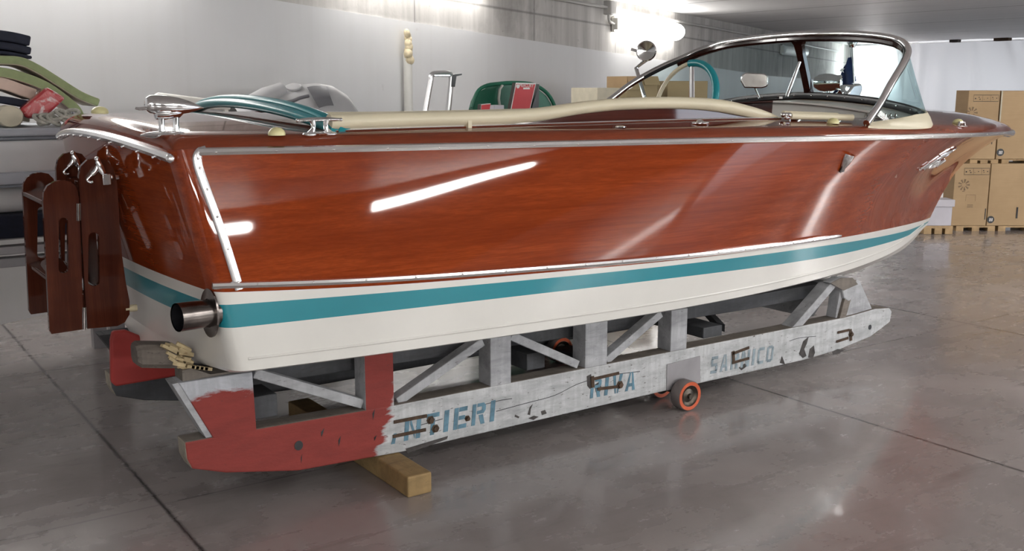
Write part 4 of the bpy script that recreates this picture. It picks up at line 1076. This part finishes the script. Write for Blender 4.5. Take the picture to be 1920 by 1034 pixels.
# ================================================================== BEHIND, LEFT: GREY BOAT WITH CUSHIONS ON IT
YD = 5.15
def dzp(py, y=YD): return P(40, py, y=y).z
GB = empty('grey_boat', (.6, 5.5, .55), 'light grey boat with bluish rub strakes behind the ladder', 'boat')
xa, xb = -.3, 1.75
def run(z0, z1, y0, y1, nm, mat, bev=.01, x0=None, x1=None): return MB().box((xa if x0 is None else x0, y0, z0), (xb if x1 is None else x1, y1, z1)).build(nm, mat, GB, bevel=bev)
run(dzp(256), dzp(241), YD - .02, 5.80, 'gunwale', 'pale_strake')
run(dzp(263), dzp(256) - .001, YD - .005, 5.80, 'gunwale_strip', 'grey_strake', .004)
run(dzp(352), dzp(263) - .001, YD, 5.80, 'hull_side', 'grey_gel')
run(dzp(345), dzp(322), YD - .035, YD - .001, 'rub_strake', 'pale_strake', .008)
run(dzp(350), dzp(345) - .001, YD - .03, YD - .001, 'strake_lip', 'grey_strake', .002)
zt = dzp(377); rt = (dzp(352) - dzp(402)) / 2
MB().tube([(xa, YD + .10, zt), (xb - .1, YD + .10, zt), (xb + .12, YD + .10, zt + .01)], [rt, rt, rt * .4], 20).build('side_tube', 'grey_gel', GB)
MB().prism([V((xa, YD + .02, dzp(402))), V((xa, YD + .45, dzp(402))), V((xa, YD + .45, dzp(452))), V((xa, YD + .10, dzp(452)))], (xb - xa - .1, 0, 0)).build('hull_bottom', 'navy_fabric', GB, smooth=False, bevel=.01)
ZT=0
TRL = empty('boat_trailer', (.4, 5.5, 0), 'grey steel trailer under the light grey boat behind the ladder', 'trailer')
for y in (YD + .03, 5.68): MB().box((xa, y, dzp(478)), (xb - .2, y + .08, dzp(463))).build('frame_rail', 'plate_grey', TRL, bevel=.004)
MB().box((xa, YD + .12, dzp(508)), (xb - .4, YD + .19, dzp(490))).build('lower_rail', 'plate_grey', TRL, bevel=.004)
for x in (-.2, .5, 1.2):
    MB().box((x, YD + .04, dzp(463)), (x + .06, 5.7, dzp(463) + .015)).build('cross_rail', 'plate_grey', TRL)
    MB().box((x, YD + .14, .0), (x + .07, YD + .2, dzp(480))).build('prop', 'plate_grey', TRL)
    MB().box((x, 5.68, .0), (x + .07, 5.74, dzp(480))).build('prop', 'plate_grey', TRL)
# things heaped on it
def slab(pts, th, y0, y1, nm, label, cat, edge, face, group=None, bev=.012):
    """bent cushion: side outline from photo points, th thick, from y0 to y1"""
    c = spline([P(px, py, y=y0) for px, py in pts], 6); b = MB(); rows = []
    up_ = []
    for i, p in enumerate(c):
        t = (c[min(i + 1, len(c) - 1)] - c[max(i - 1, 0)]).normalized(); n = V((-t.z, 0, t.x)); up_.append(n if n.z > 0 else -n)
    lo = [p - n * th for p, n in zip(c, up_)]; k = len(c); D = V((0, y1 - y0, 0)); e = V((0, 0, 0))
    b.m = 0; b.grid([lo, c]); b.grid([[p + D for p in lo], [p + D for p in c]])
    b.add([c[0], lo[0], lo[0] + D, c[0] + D], [(0, 1, 2, 3)]); b.add([c[-1], lo[-1], lo[-1] + D, c[-1] + D], [(0, 1, 2, 3)])
    b.m = 1; b.grid([c, [p + D for p in c]]); b.grid([lo, [p + D for p in lo]])
    import bmesh
    o = b.build(nm, [edge, face], None, smooth=True, angle=50)
    bm = bmesh.new(); bm.from_mesh(o.data); bmesh.ops.remove_doubles(bm, verts=bm.verts, dist=1e-5); bmesh.ops.recalc_face_normals(bm, faces=bm.faces); bm.to_mesh(o.data); bm.free()
    o.data.polygons.foreach_set('use_smooth', [True] * len(o.data.polygons)); o.data.set_sharp_from_angle(angle=math.radians(50))
    bv = o.modifiers.new('bevel', 'BEVEL'); bv.width = bev; bv.segments = 3; bv.limit_method = 'ANGLE'; bv.angle_limit = math.radians(50)
    return tag(o, label, cat, group)
G1 = 'navy cushions stacked on the grey boat'
slab([(-70, 49), (-20, 54), (25, 60), (59, 68)], .048, 5.46, 5.74, 'boat_cushion', 'navy boat cushion, topmost of the stack at the left edge', 'cushion', 'navy_fabric', 'navy_fabric', G1)
slab([(-70, 71), (-20, 75), (25, 81), (60, 89)], .036, 5.46, 5.74, 'boat_cushion', 'navy boat cushion, second from the top of the stack at the left edge', 'cushion', 'navy_fabric', 'navy_fabric', G1)
slab([(-70, 88.5), (-20, 92.5), (25, 98), (61, 105)], .016, 5.46, 5.74, 'boat_cushion', 'navy boat cushion, lowest of the stack, lying on the green mattress', 'cushion', 'navy_fabric', 'navy_fabric', G1)
G2 = 'green and cream mattresses on the grey boat'
slab([(-70, 101), (0, 104), (40, 107), (75, 122), (115, 147), (155, 172), (189, 186)], .042, 5.42, 5.72, 'sun_mattress', 'bent green edged cream mattress, upper one, its end hanging in the air', 'mattress', 'green_fabric', 'cream_fabric', G2)
slab([(-70, 122), (0, 126), (45, 136), (90, 154), (125, 178), (148, 198), (158, 214)], .046, 5.42, 5.68, 'sun_mattress', 'bent green edged cream mattress, lower one, its end behind the rope', 'mattress', 'green_fabric', 'pink_foam', G2)
slab([(-70, 143), (0, 145), (45, 159), (70, 168)], .055, 5.40, 5.66, 'foam_cushion', 'pinkish foam cushion under the green mattresses', 'cushion', 'pink_foam', 'pink_foam', None, .025)
slab([(-70, 178), (0, 180), (40, 186), (66, 191)], .034, 5.38, 5.64, 'boat_cushion', 'dark navy cushion under the pinkish foam cushion', 'cushion', 'navy_fabric', 'navy_fabric', None, .015)
slab([(-70, 200), (0, 200), (35, 203), (58, 206)], .060, 5.46, 5.7, 'foam_cushion', 'cream cushion lying behind the round bolster', 'cushion', 'cream_fabric', 'cream_fabric', None, .02)
c = P(17, 216, y=5.28); r = .050; zb = dzp(241) + .001
tag(MB().lathe([(0, 0), (r * .9, 0), (r, .008), (r, .115), (0, .12)], V((c.x, 5.24, zb + r * 1.0)), (0, 1, 0), 28, sx=1.12, ref=(1, 0, 0)).build('bolster', 'cream_fabric'), 'round cream bolster end at the left edge, lying on the grey boat', 'bolster')
# red parcel in clear wrap
q = [P(px, py, y=5.30) for px, py in ((50, 222), (38, 205), (88, 163), (124, 184), (92, 214), (72, 224))]
zoff = zb + .002 - min(p.z for p in q); q = [p + V((0, 0, max(0, zoff))) for p in q]
tag(MB().prism(q, (0, .07, 0)).build('wrapped_parcel', 'wrapped_red', bevel=.012), 'red parcel in clear crinkled plastic wrap leaning on the cushions', 'parcel')
# coil of rope
b = MB()
for k, (px, py, rr, tl) in enumerate(((78, 224, .034, .5), (92, 222, .036, .2), (106, 217, .036, -.3), (120, 214, .034, .4), (134, 212, .03, -.2), (100, 226, .03, .8), (126, 222, .028, .1), (84, 226, .028, -.6))):
    c = P(px, py, y=5.22); c.z = max(c.z, zb + rr * .55)
    ax = V((math.sin(tl), -.55, .8)).normalized(); u = V((1, 0, 0)); u = (u - ax * u.dot(ax)).normalized(); w = ax.cross(u)
    b.tube([c + u * rr * 1.1 * math.cos(a) + w * rr * .75 * math.sin(a) for a in [2 * PI * j / 22 for j in range(22)]], .0085, 7, closed=True)
tag(b.build('rope_coil', 'rope_grey', angle=180), 'coil of grey rope on the grey boat, beside the red parcel', 'rope')
b = MB(); c = P(136, 206, y=5.34); c.z = zb
rows = []
for i in range(9):
    a = i / 8; rows.append([c + V(((-.055 + .11 * a) + .01 * math.sin(j * 3 + i), .10 * j / 6 - .03, .075 * math.sin(PI * min(1, .12 + a * .86)) * (.6 + .4 * math.sin(j * 1.7 + i * 1.3) ** 2) + .002)) for j in range(7)])
b.grid(rows); o = b.build('plastic_bag', 'box_white', angle=60); o.modifiers.new('solid', 'SOLIDIFY').thickness = .002
tag(o, 'crumpled clear plastic bag behind the rope coil', 'bag')

# ---- along the left wall
# rolled awning lying behind the stern light
a, c = P(290, 185, y=5.95), P(430, 199, y=5.95)
AW = empty('rolled_awning', ((a.x + c.x) / 2, 5.95, 0), 'rolled off-white awning on a stand, seen just over the stern light', 'awning')
MB().tube([a, a + (c - a) * .04, a + (c - a) * .5, c], [.026, .036, .032, .026], 16).build('cloth_roll', 'foam_cream' if 0 else 'white_plastic', AW)
MB().tube([a + (c - a) * .6, V((a.lerp(c, .6).x, 5.95, 0))], .015, 8).build('stand_leg', 'white_plastic', AW); MB().tube([a + (c - a) * .95, V((a.lerp(c, .95).x, 5.95, 0))], .015, 8).build('stand_leg', 'white_plastic', AW)
# inflatable dinghy standing near the wall
yI = 6.9
ID = empty('inflatable_dinghy', (P(560, 190, y=yI).x, yI, 0), 'grey inflatable dinghy with a dark grey patch, near the white wall', 'dinghy')
def pI(px, py, dy=0.): return P(px, py, y=yI + dy)
top_ = [(436, 200), (460, 188), (490, 176), (525, 165), (560, 158), (595, 156), (622, 161), (643, 174), (657, 192), (664, 210), (666, 230)]
rows = []
for px, py in top_:
    t = pI(px, py); d_ = .26
    rows.append([t + V((0, d_ * (1 - math.cos(a)) * .9 * (1 if k else 0), -d_ * 1.2 * math.sin(a) ** 1.0)) if 0 else V((t.x, t.y - .20 * math.sin(a), t.z - .30 * (1 - math.cos(a)))) for k, a in enumerate([-PI / 2 + PI * j / 10 for j in range(11)])])
b = MB().grid(rows)
b.build('tube', 'rib_grey', ID, angle=80)
for px in (470, 600): MB().box((pI(px, 200).x - .05, yI - .05, 0), (pI(px, 200).x + .05, yI + .05, pI(px, 205).z - .04)).build('support', 'plate_grey', ID)
def patch(pts, off=-.207):
    return MB().prism([P(px, py, y=yI + off) for px, py in pts], (0, .004, 0))
def onI(px, py): return P(px, py, y=yI - .19)
rows = []
for t in [i / 8 for i in range(9)]:
    x0, x1 = 574 + 24 * t, 612 + 14 * t
    y0 = 161 + 42 * t; rows.append([P(x0 + (x1 - x0) * k / 6, y0 - 2 * math.sin(PI * k / 6) - 8 * (k / 6) * t * .6, y=yI - .03 - .19 * min(1, t * 1.6) ** .6 - .006) for k in range(7)])
MB().grid(rows).build('patch', 'rib_dark', ID, angle=80)
MB().tube(spline([onI(520, 194) + V((0, -.012, 0)), onI(545, 190) + V((0, -.02, 0)), onI(560, 184) + V((0, -.02, 0)), onI(577, 180) + V((0, -.015, 0))], 6), .012, 8).build('grab_handle', 'rib_dark', ID)
MB().lathe([(.055, 0), (.055, .012), (.04, .02), (0, .022)], pI(545, 165) + V((0, -.05, .0)), (-.2, -.3, .9), 20).build('valve_cap', 'rib_grey', ID)
b = MB(); a, c = pI(470, 192, -.15), pI(528, 168, -.05)
b.tube([a, a.lerp(c, .5), c], [.05, .06, .05], 16).build('bow_tube', 'rib_grey', ID)
# plastic pipe on the wall with ragged foam at its top
a, c = onwall(764, 84, .06), onwall(766, 207, .06); t = empty('wall_pipe', (a.x, a.y, 0), 'white plastic pipe on the wall with ragged foam at its top', 'pipe')
MB().tube([V((c.x, c.y, .0)), V((a.x, a.y, a.z - .08))], .042, 14).build('pipe', 'white_plastic', t)
b = MB()
for k in range(9):
    b.ball(V((a.x + rnd.uniform(-.02, .02), a.y - .02 + rnd.uniform(-.02, .02), a.z - .14 + k * .03)), (.046 - .002 * k, .045), (rnd.uniform(-.3, .3), rnd.uniform(-.3, .3), 1), 10, 8)
b.build('foam_wrap', 'foam_cream', t, angle=60)
MB().obox(V((c.x, c.y, a.z * .55)), WD, WN, (0, 0, 1), (.06, .05, .03)).build('pipe_clamp', 'white_plastic', t, bevel=.01)
# step ladder
yS = 6.7; a = [P(px, py, y=yS) for px, py in ((798, 206), (808, 150), (812, 139), (842, 138), (846, 150), (841, 206))]
SLD = empty('step_ladder', ((a[0].x + a[-1].x) / 2, yS, 0), 'aluminium step ladder standing by the white wall', 'ladder')
def foot_(p, q): k = p.z / (q.z - p.z); return p + (p - q) * k
fl_, fr_ = foot_(a[0], a[1]), foot_(a[-1], a[-2])
for p in (fl_, fr_): p.z = 0
MB().tube([fl_, a[0]] + spline(a[1:5], 5) + [a[5], fr_], .020, 8, sq=1.0).build('front_frame', 'aluminium', SLD)
MB().tube([fl_ + V((0, .7, 0)), a[1] + V((0.01, .06, -.42))], .016, 8).build('rear_leg', 'aluminium', SLD); MB().tube([fr_ + V((0, .7, 0)), a[4] + V((-.01, .06, -.42))], .016, 8).build('rear_leg', 'aluminium', SLD)
for k in range(1, 5):
    t = .18 * k + .04; p, q = fl_.lerp(a[1], t), fr_.lerp(a[4], t); MB().box((p.x, yS - .01, p.z - .015), (q.x, yS + .09, p.z + .015)).build('tread', 'aluminium', SLD)
m1 = P(851, 148, y=yS); MB().prism([P(px, py, y=yS - .02) for px, py in ((848, 140), (866, 138), (866, 141), (856, 143), (853, 163), (846, 163))], (0, .04, 0)).build('latch', 'black_plastic', SLD)
MB().box((P(811, 150, y=yS).x, yS - .02, P(811, 144, y=yS).z), (P(843, 150, y=yS).x, yS + .05, P(811, 139, y=yS).z)).build('top_tread', 'aluminium', SLD, bevel=.006)
# green tub with red cartons in it
yG = 6.2
def pG(px, py, dy=0.): return P(px, py, y=yG + dy)
GT = empty('green_tub', (pG(960, 200).x, yG, 0), 'tall dark green plastic tub holding red cartons, behind the cockpit', 'tub')
x0, x1 = pG(886, 205).x, pG(1036, 205).x; xm = (x0 + x1) / 2; hw = (x1 - x0) / 2
def tubrow(z, k, yo): return [V((xm + hw * k * math.cos(a), yG + yo + .36 * math.sin(a) * k, z)) for a in [PI * (j / 16) for j in range(17)]]
zr = pG(930, 205).z
b = MB(); top_l = [(886, 205), (890, 190), (899, 172), (915, 163), (935, 160), (960, 158), (990, 160), (1010, 168), (1024, 180), (1033, 195), (1036, 205)]
tz = pch([(pG(px, py).x, pG(px, py).z) for px, py in top_l])
outer_, inner_ = [], []
xs2 = [pG(px, py).x for px, py in top_l]
ol = [V((x, yG, tz(x))) for x in xs2]
b.grid([[V((p.x, yG, 0)) for p in ol], ol, [V((p.x, yG + .05, p.z)) for p in ol], [V((p.x, yG + .05, 0)) for p in ol]]).build('back_wall', 'green_plastic', GT, angle=35)
MB().box((x0, yG - .45, 0), (x1, yG - .002, zr - .06)).build('bin', 'green_plastic', GT, bevel=.03)
MB().tube(spline([V((p.x - (.012 if p.x < xm else -.012), yG - .01, p.z + .01)) for p in ol], 3), .014, 8).build('rim', 'green_plastic', GT)
st_ = [pG(px, py, -.03) for px, py in ((938, 206), (935, 185), (937, 168), (942, 160))]
MB().tube(st_, .016, 8, sq=.4).build('strap', 'white_plastic', GT)
zr2 = zr - .059
def mbox(pts, y0, dep, nm, label, edge='dark_print', txt=True, grp='red cartons in the green tub'):
    q = [P(px, py, y=y0) for px, py in pts]; lo_ = min(p.z for p in q)
    t = empty(nm, (q[0].x, y0, zr2), label, 'carton', grp)
    k = zr2 + .001 - lo_; q2 = [V((p.x, p.y, p.z if p.z > lo_ + .03 else zr2 + .002)) for p in q]
    MB().prism(q2, (0, dep, 0)).build('body', 'dark_print', t, smooth=False)
    cen = sum(q2, V()) / len(q2); f = [cen + (p - cen) * .93 + V((0, -.002, 0)) for p in q2]
    MB().prism([p + V((0, -.0015, 0)) for p in q2], (0, .001, 0)).build('border', 'white_print', t, smooth=False)
    MB().prism([p + V((0, -.002, 0)) for p in f], (0, .001, 0)).build('red_face', 'red_card', t, smooth=False)
    return t, f
t, f = mbox([(954, 206), (967, 155), (1005, 156), (990, 206)], yG - .26, .04, 'red_carton', 'red carton with white border and white print, standing tallest in the green tub')
MB().prism([P(px, py, y=yG - .255) for px, py in ((996, 206), (1011, 158), (1010, 206))], (0, .04, 0)).build('side', 'black_plastic', t, smooth=False)
a = P(974, 163, y=yG - .2645); text_mb('MERCURY', a, (P(999, 164, y=yG - .2645) - a), (0, 0, 1), (P(999, 164, y=yG) - P(974, 163, y=yG)).length, .022, .001).build('lettering', 'white_print', t, smooth=False)
a = P(981, 167.5, y=yG - .2645); MB().prism([a, a + V((.055, 0, 0)), a + V((.055, 0, .011)), a + V((0, 0, .011))], (0, -.001, 0)).build('lettering', 'white_print', t, smooth=False)
MB().lathe([(0, 0), (.014, 0), (.014, .001), (0, .0015)], P(971, 162, y=yG - .265), (0, -1, 0), 20).build('emblem', 'white_print', t)
t, f = mbox([(899, 206), (902, 196), (920, 194), (915, 206)], yG - .42, .04, 'red_carton', 'small red carton low at the left in the green tub')
t2 = MB().box((P(921, 200, y=yG - .30).x, yG - .335, zr2 + .001), (P(940, 200, y=yG - .30).x, yG - .275, P(930, 197, y=yG - .3).z)).build('white_carton', 'box_white', bevel=.004)
tag(t2, 'small white carton between the two red cartons in the green tub', 'carton')

# cartons standing far off, seen through the windshield
def carton(px0, px1, ytop, ybot, D, depth, name, label, mat='cardboard', grp=None, ang=0., z0=None):
    """upright box whose front faces the photographer: pixel edges at forward distance D"""
    def at(px, py):
        r = ray(px, py); fh = V((FW.x, FW.y, 0)).normalized(); return C0 + r * (D / (r.dot(fh)))
    a, c = at(px0, ytop), at(px1, ytop); zt_ = a.z; zb_ = at(px0, ybot).z if z0 is None else z0
    fh = V((FW.x, FW.y, 0)).normalized(); rt = V((RT.x, RT.y, 0)).normalized()
    if ang: rt = Matrix.Rotation(ang, 3, 'Z') @ rt; fh = Matrix.Rotation(ang, 3, 'Z') @ fh
    w = (c - a).length; o = V((a.x, a.y, zb_))
    t = empty(name, o + rt * w / 2 + fh * depth / 2, label, 'carton', grp)
    MB().add([o, o + rt * w, o + rt * w + fh * depth, o + fh * depth] + [q + V((0, 0, zt_ - zb_)) for q in (o, o + rt * w, o + rt * w + fh * depth, o + fh * depth)], [(3, 2, 1, 0), (4, 5, 6, 7), (0, 1, 5, 4), (1, 2, 6, 5), (2, 3, 7, 6), (3, 0, 4, 7)]).build('body', mat, t, smooth=False, bevel=.004)
    return t, o, rt, fh, w, zt_ - zb_
GW_ = 'far cartons seen through the windshield'
t, o, rt, fh, w, h = carton(1176, 1240, 143, 250, 11.0, .5, 'tall_carton', 'open brown carton left of the steering wheel, seen through the windshield', grp=GW_, z0=0, ang=.35)
for a_, b_ in ((0, .5), (.5, 1)):
    p = o + V((0, 0, h)) + rt * w * a_; q = o + V((0, 0, h)) + rt * w * b_
    MB().prism([p, q, q - fh * .06 - V((0, 0, .14 - .1 * a_)), p - fh * .06 - V((0, 0, .14 - .1 * a_))], -fh * .006).build('flap', 'cardboard', t, smooth=False)
carton(1252, 1332, 152, 250, 11.6, .45, 'tall_carton', 'closed brown carton behind the steering wheel, seen through the windshield', grp=GW_, z0=0, ang=.2)
t, o, rt, fh, w, h = carton(1120, 1172, 165, 250, 10.6, .5, 'cream_carton', 'pale cream carton just past the far end of the windshield frame', 'cream_fabric', z0=0, ang=.5)

# ---- behind the bow: big brown cartons on pallets, small white box
D0 = (P(1850, 434, z=0) - C0).dot(V((FW.x, FW.y, 0)).normalized())
def printed(t, o, rt, fh, w, h, sym=None, emb=None, slot_=None, hole=None, small=None, tape=None, nm=''):
    n = -fh; up = V((0, 0, 1))
    def q(u, v, d=.002): return o + rt * (u * w) + up * (v * h) + n * d
    def rect(u0, v0, u1, v1, mat, part, d=.002): MB().prism([q(u0, v0, d), q(u1, v0, d), q(u1, v1, d), q(u0, v1, d)], n * .0015).build(part, mat, t, smooth=False)
    if sym:
        u0, v0, u1, v1 = sym; b = MB()
        e = .006
        for (a0, b0, a1, b1) in ((u0, v0, u1, v0 + e), (u0, v1 - e, u1, v1), (u0, v0, u0 + e, v1), (u1 - e, v0, u1, v1), (u0 + (u1 - u0) * .36, v0, u0 + (u1 - u0) * .36 + e * .6, v1), (u0 + (u1 - u0) * .68, v0, u0 + (u1 - u0) * .68 + e * .6, v1)):
            b.prism([q(a0, b0), q(a1, b0), q(a1, b1), q(a0, b1)], n * .001)
        for k, (fu, fv, s_) in enumerate(((.08, .45, .030), (.22, .62, .022), (.26, .35, .024), (.42, .35, .012), (.56, .5, .018), (.76, .62, .022), (.78, .38, .016), (.92, .5, .022))):
            c = q(u0 + (u1 - u0) * fu, v0 + (v1 - v0) * fv); b.prism([c + (rt * math.cos(a) + up * math.sin(a)) * s_ * w * (1 if j % 2 else .55) for j, a in enumerate([2 * PI * i / 8 for i in range(8)])], n * .001)
        b.build('handling_symbols', 'dark_print', t, smooth=False)
    if emb:
        u, v, r = emb; b = MB(); c = q(u, v)
        for i in range(9):
            a = 2 * PI * i / 9; d_ = rt * math.cos(a) + up * math.sin(a); s_ = n.cross(d_)
            b.prism([c + d_ * r * .35 - s_ * r * .05, c + d_ * r - s_ * r * .16, c + d_ * r + s_ * r * .16, c + d_ * r * .35 + s_ * r * .05], n * .001)
        b.build('printed_emblem', 'faded_print', t, smooth=False)
        rect(u - .035, v - .11, u + .035, v - .10, 'faded_print', 'printed_line')
    if slot_: rect(slot_[0] - .012, slot_[1], slot_[0] + .012, slot_[2], 'black_rubber', 'hand_slot')
    if hole:
        MB().lathe([(0, 0), (.035, 0), (.035, .002), (0, .0022)], q(hole[0], hole[1]), n, 24).build('round_mark', 'black_plastic', t)
        b = MB()
        for k in range(3): c = q(hole[0], hole[1], .005) + rt * (-.014 + .012 * k); b.prism([c - up * .016, c + rt * .006 - up * .016, c + rt * .008 + up * .014, c + rt * .002 + up * .014], n * .0005)
        b.build('mark_print', 'white_print', t, smooth=False)
    if small:
        u, v = small; b = MB()
        for k in range(2): b.prism([q(u - .085, v + .03 * k), q(u + .085, v + .03 * k), q(u + .08, v + .03 * k + .012), q(u - .08, v + .03 * k + .012)], n * .001)
        for (a0, b0, a1, b1) in ((u - .14, v + .10, u - .135, v + .2), (u + .135, v + .10, u + .14, v + .2), (u - .14, v + .198, u + .14, v + .202)): b.prism([q(a0, b0), q(a1, b0), q(a1, b1), q(a0, b1)], n * .001)
        b.build('printed_box', 'faded_print', t, smooth=False)
    if tape: rect(tape - .012, .5, tape + .012, 1.0, 'cream_fabric', 'tape')
DW = .35 + (P(1760, 440, z=0) - C0).dot(V((FW.x, FW.y, 0)).normalized()) 
D0 = max(D0, DW - .125)
GC = 'big brown cartons behind the bow'
def pal(px0, px1, pyt, pyb, D, dep, label, grp, name='pallet'):
    fh = V((FW.x, FW.y, 0)).normalized(); rt = V((RT.x, RT.y, 0)).normalized()
    def at(px, py): r = ray(px, py); return C0 + r * (D / r.dot(fh))
    a, c = at(px0, pyt), at(px1, pyt); zb_ = max(0., at(px0, pyb).z); zt_ = a.z; w = (c - a).length; o = V((a.x, a.y, zb_)); hh = zt_ - zb_
    t = empty(name, o + rt * w / 2 + fh * dep / 2, label, 'pallet', grp)
    def bx(u0, u1, d0, d1, z0, z1, nm): p = o + rt * u0 + fh * d0 + V((0, 0, z0)); MB().add([p + rt * i * (u1 - u0) + fh * j * (d1 - d0) + V((0, 0, k * (z1 - z0))) for i in (0, 1) for j in (0, 1) for k in (0, 1)], [(0, 1, 3, 2), (4, 6, 7, 5), (0, 4, 5, 1), (2, 3, 7, 6), (0, 2, 6, 4), (1, 5, 7, 3)]).build(nm, 'pallet_wood', t, smooth=False)
    for k in range(3):
        u = k * (w - .07) / 2
        bx(u, u + .07, 0, .09, 0, hh * .7, 'block'); bx(u, u + .07, dep - .09, dep, 0, hh * .7, 'block')
    for k in range(4): d_ = k * (dep - .09) / 3; bx(0, w, d_, d_ + .09, hh * .7, hh, 'deck_board')
    return zt_
zt1 = pal(1793, 1866, 424, 434, D0, .28, 'wooden pallet under the brown cartons nearest the bow', 'pallets under the big cartons')
pal(1872, 1985, 424, 434, D0 + .003, .28, 'wooden pallet under the brown cartons at the right edge', 'pallets under the big cartons')
r_ = carton(1792, 1858, 307, 423.6, D0, .28, 'big_carton', 'big brown carton, lower one of the stack nearest the bow', grp=GC); printed(*r_, sym=(.26, .82, .98, .93), emb=(.28, .66, .055), small=(.50, .30), slot_=(.955, .10, .28))
r_ = carton(1859.5, 1990, 307, 423.6, D0 + .002, .28, 'big_carton', 'big brown carton, lower one at the right edge of the photo', grp=GC); printed(*r_, hole=(.05, .10), slot_=(.425, .12, .30))
pal(1819, 1872, 299, 306.5, D0 + .02, .24, 'thin pallet between the brown cartons nearest the bow', 'pallets between the big cartons'); pal(1878, 1980, 299, 306.5, D0 + .02, .24, 'thin pallet between the brown cartons at the right edge', 'pallets between the big cartons')
r_ = carton(1817, 1876, 170, 298.6, D0, .28, 'big_carton', 'big brown carton, upper one of the stack nearest the bow', grp=GC); printed(*r_, sym=(.16, .84, .96, .94), emb=(.14, .68, .055), slot_=(.86, .22, .36))
r_ = carton(1878, 1990, 170.5, 298.6, D0 + .002, .28, 'big_carton', 'big brown carton, upper one at the right edge of the photo', grp=GC); printed(*r_, hole=(.065, .10), tape=.012)
pal(1733, 1787, 424, 439.5, DW - .35, .20, 'small wooden pallet under the white box beside the bow', None, 'small_pallet')
t, o, rt, fh, w, h = carton(1738, 1786, 388, 423.6, DW - .345, .18, 'white_box', 'white lidded box on a small pallet, just past the bow', 'box_white')
MB().add([o + rt * i * (w + .03) - rt * .015 + fh * (j * .205 - .015) + V((0, 0, h + .001 + k * .065)) for i in (0, 1) for j in (0, 1) for k in (0, 1)], [(0, 1, 3, 2), (4, 6, 7, 5), (0, 4, 5, 1), (2, 3, 7, 6), (0, 2, 6, 4), (1, 5, 7, 3)]).build('lid', 'box_white', t, smooth=False, bevel=.004)
# white board standing behind the white box
carton(1752, 1769, 362, 424, DW - .135, .006, 'white_board', 'white board standing upright behind the white box by the bow', 'white_print', z0=0)
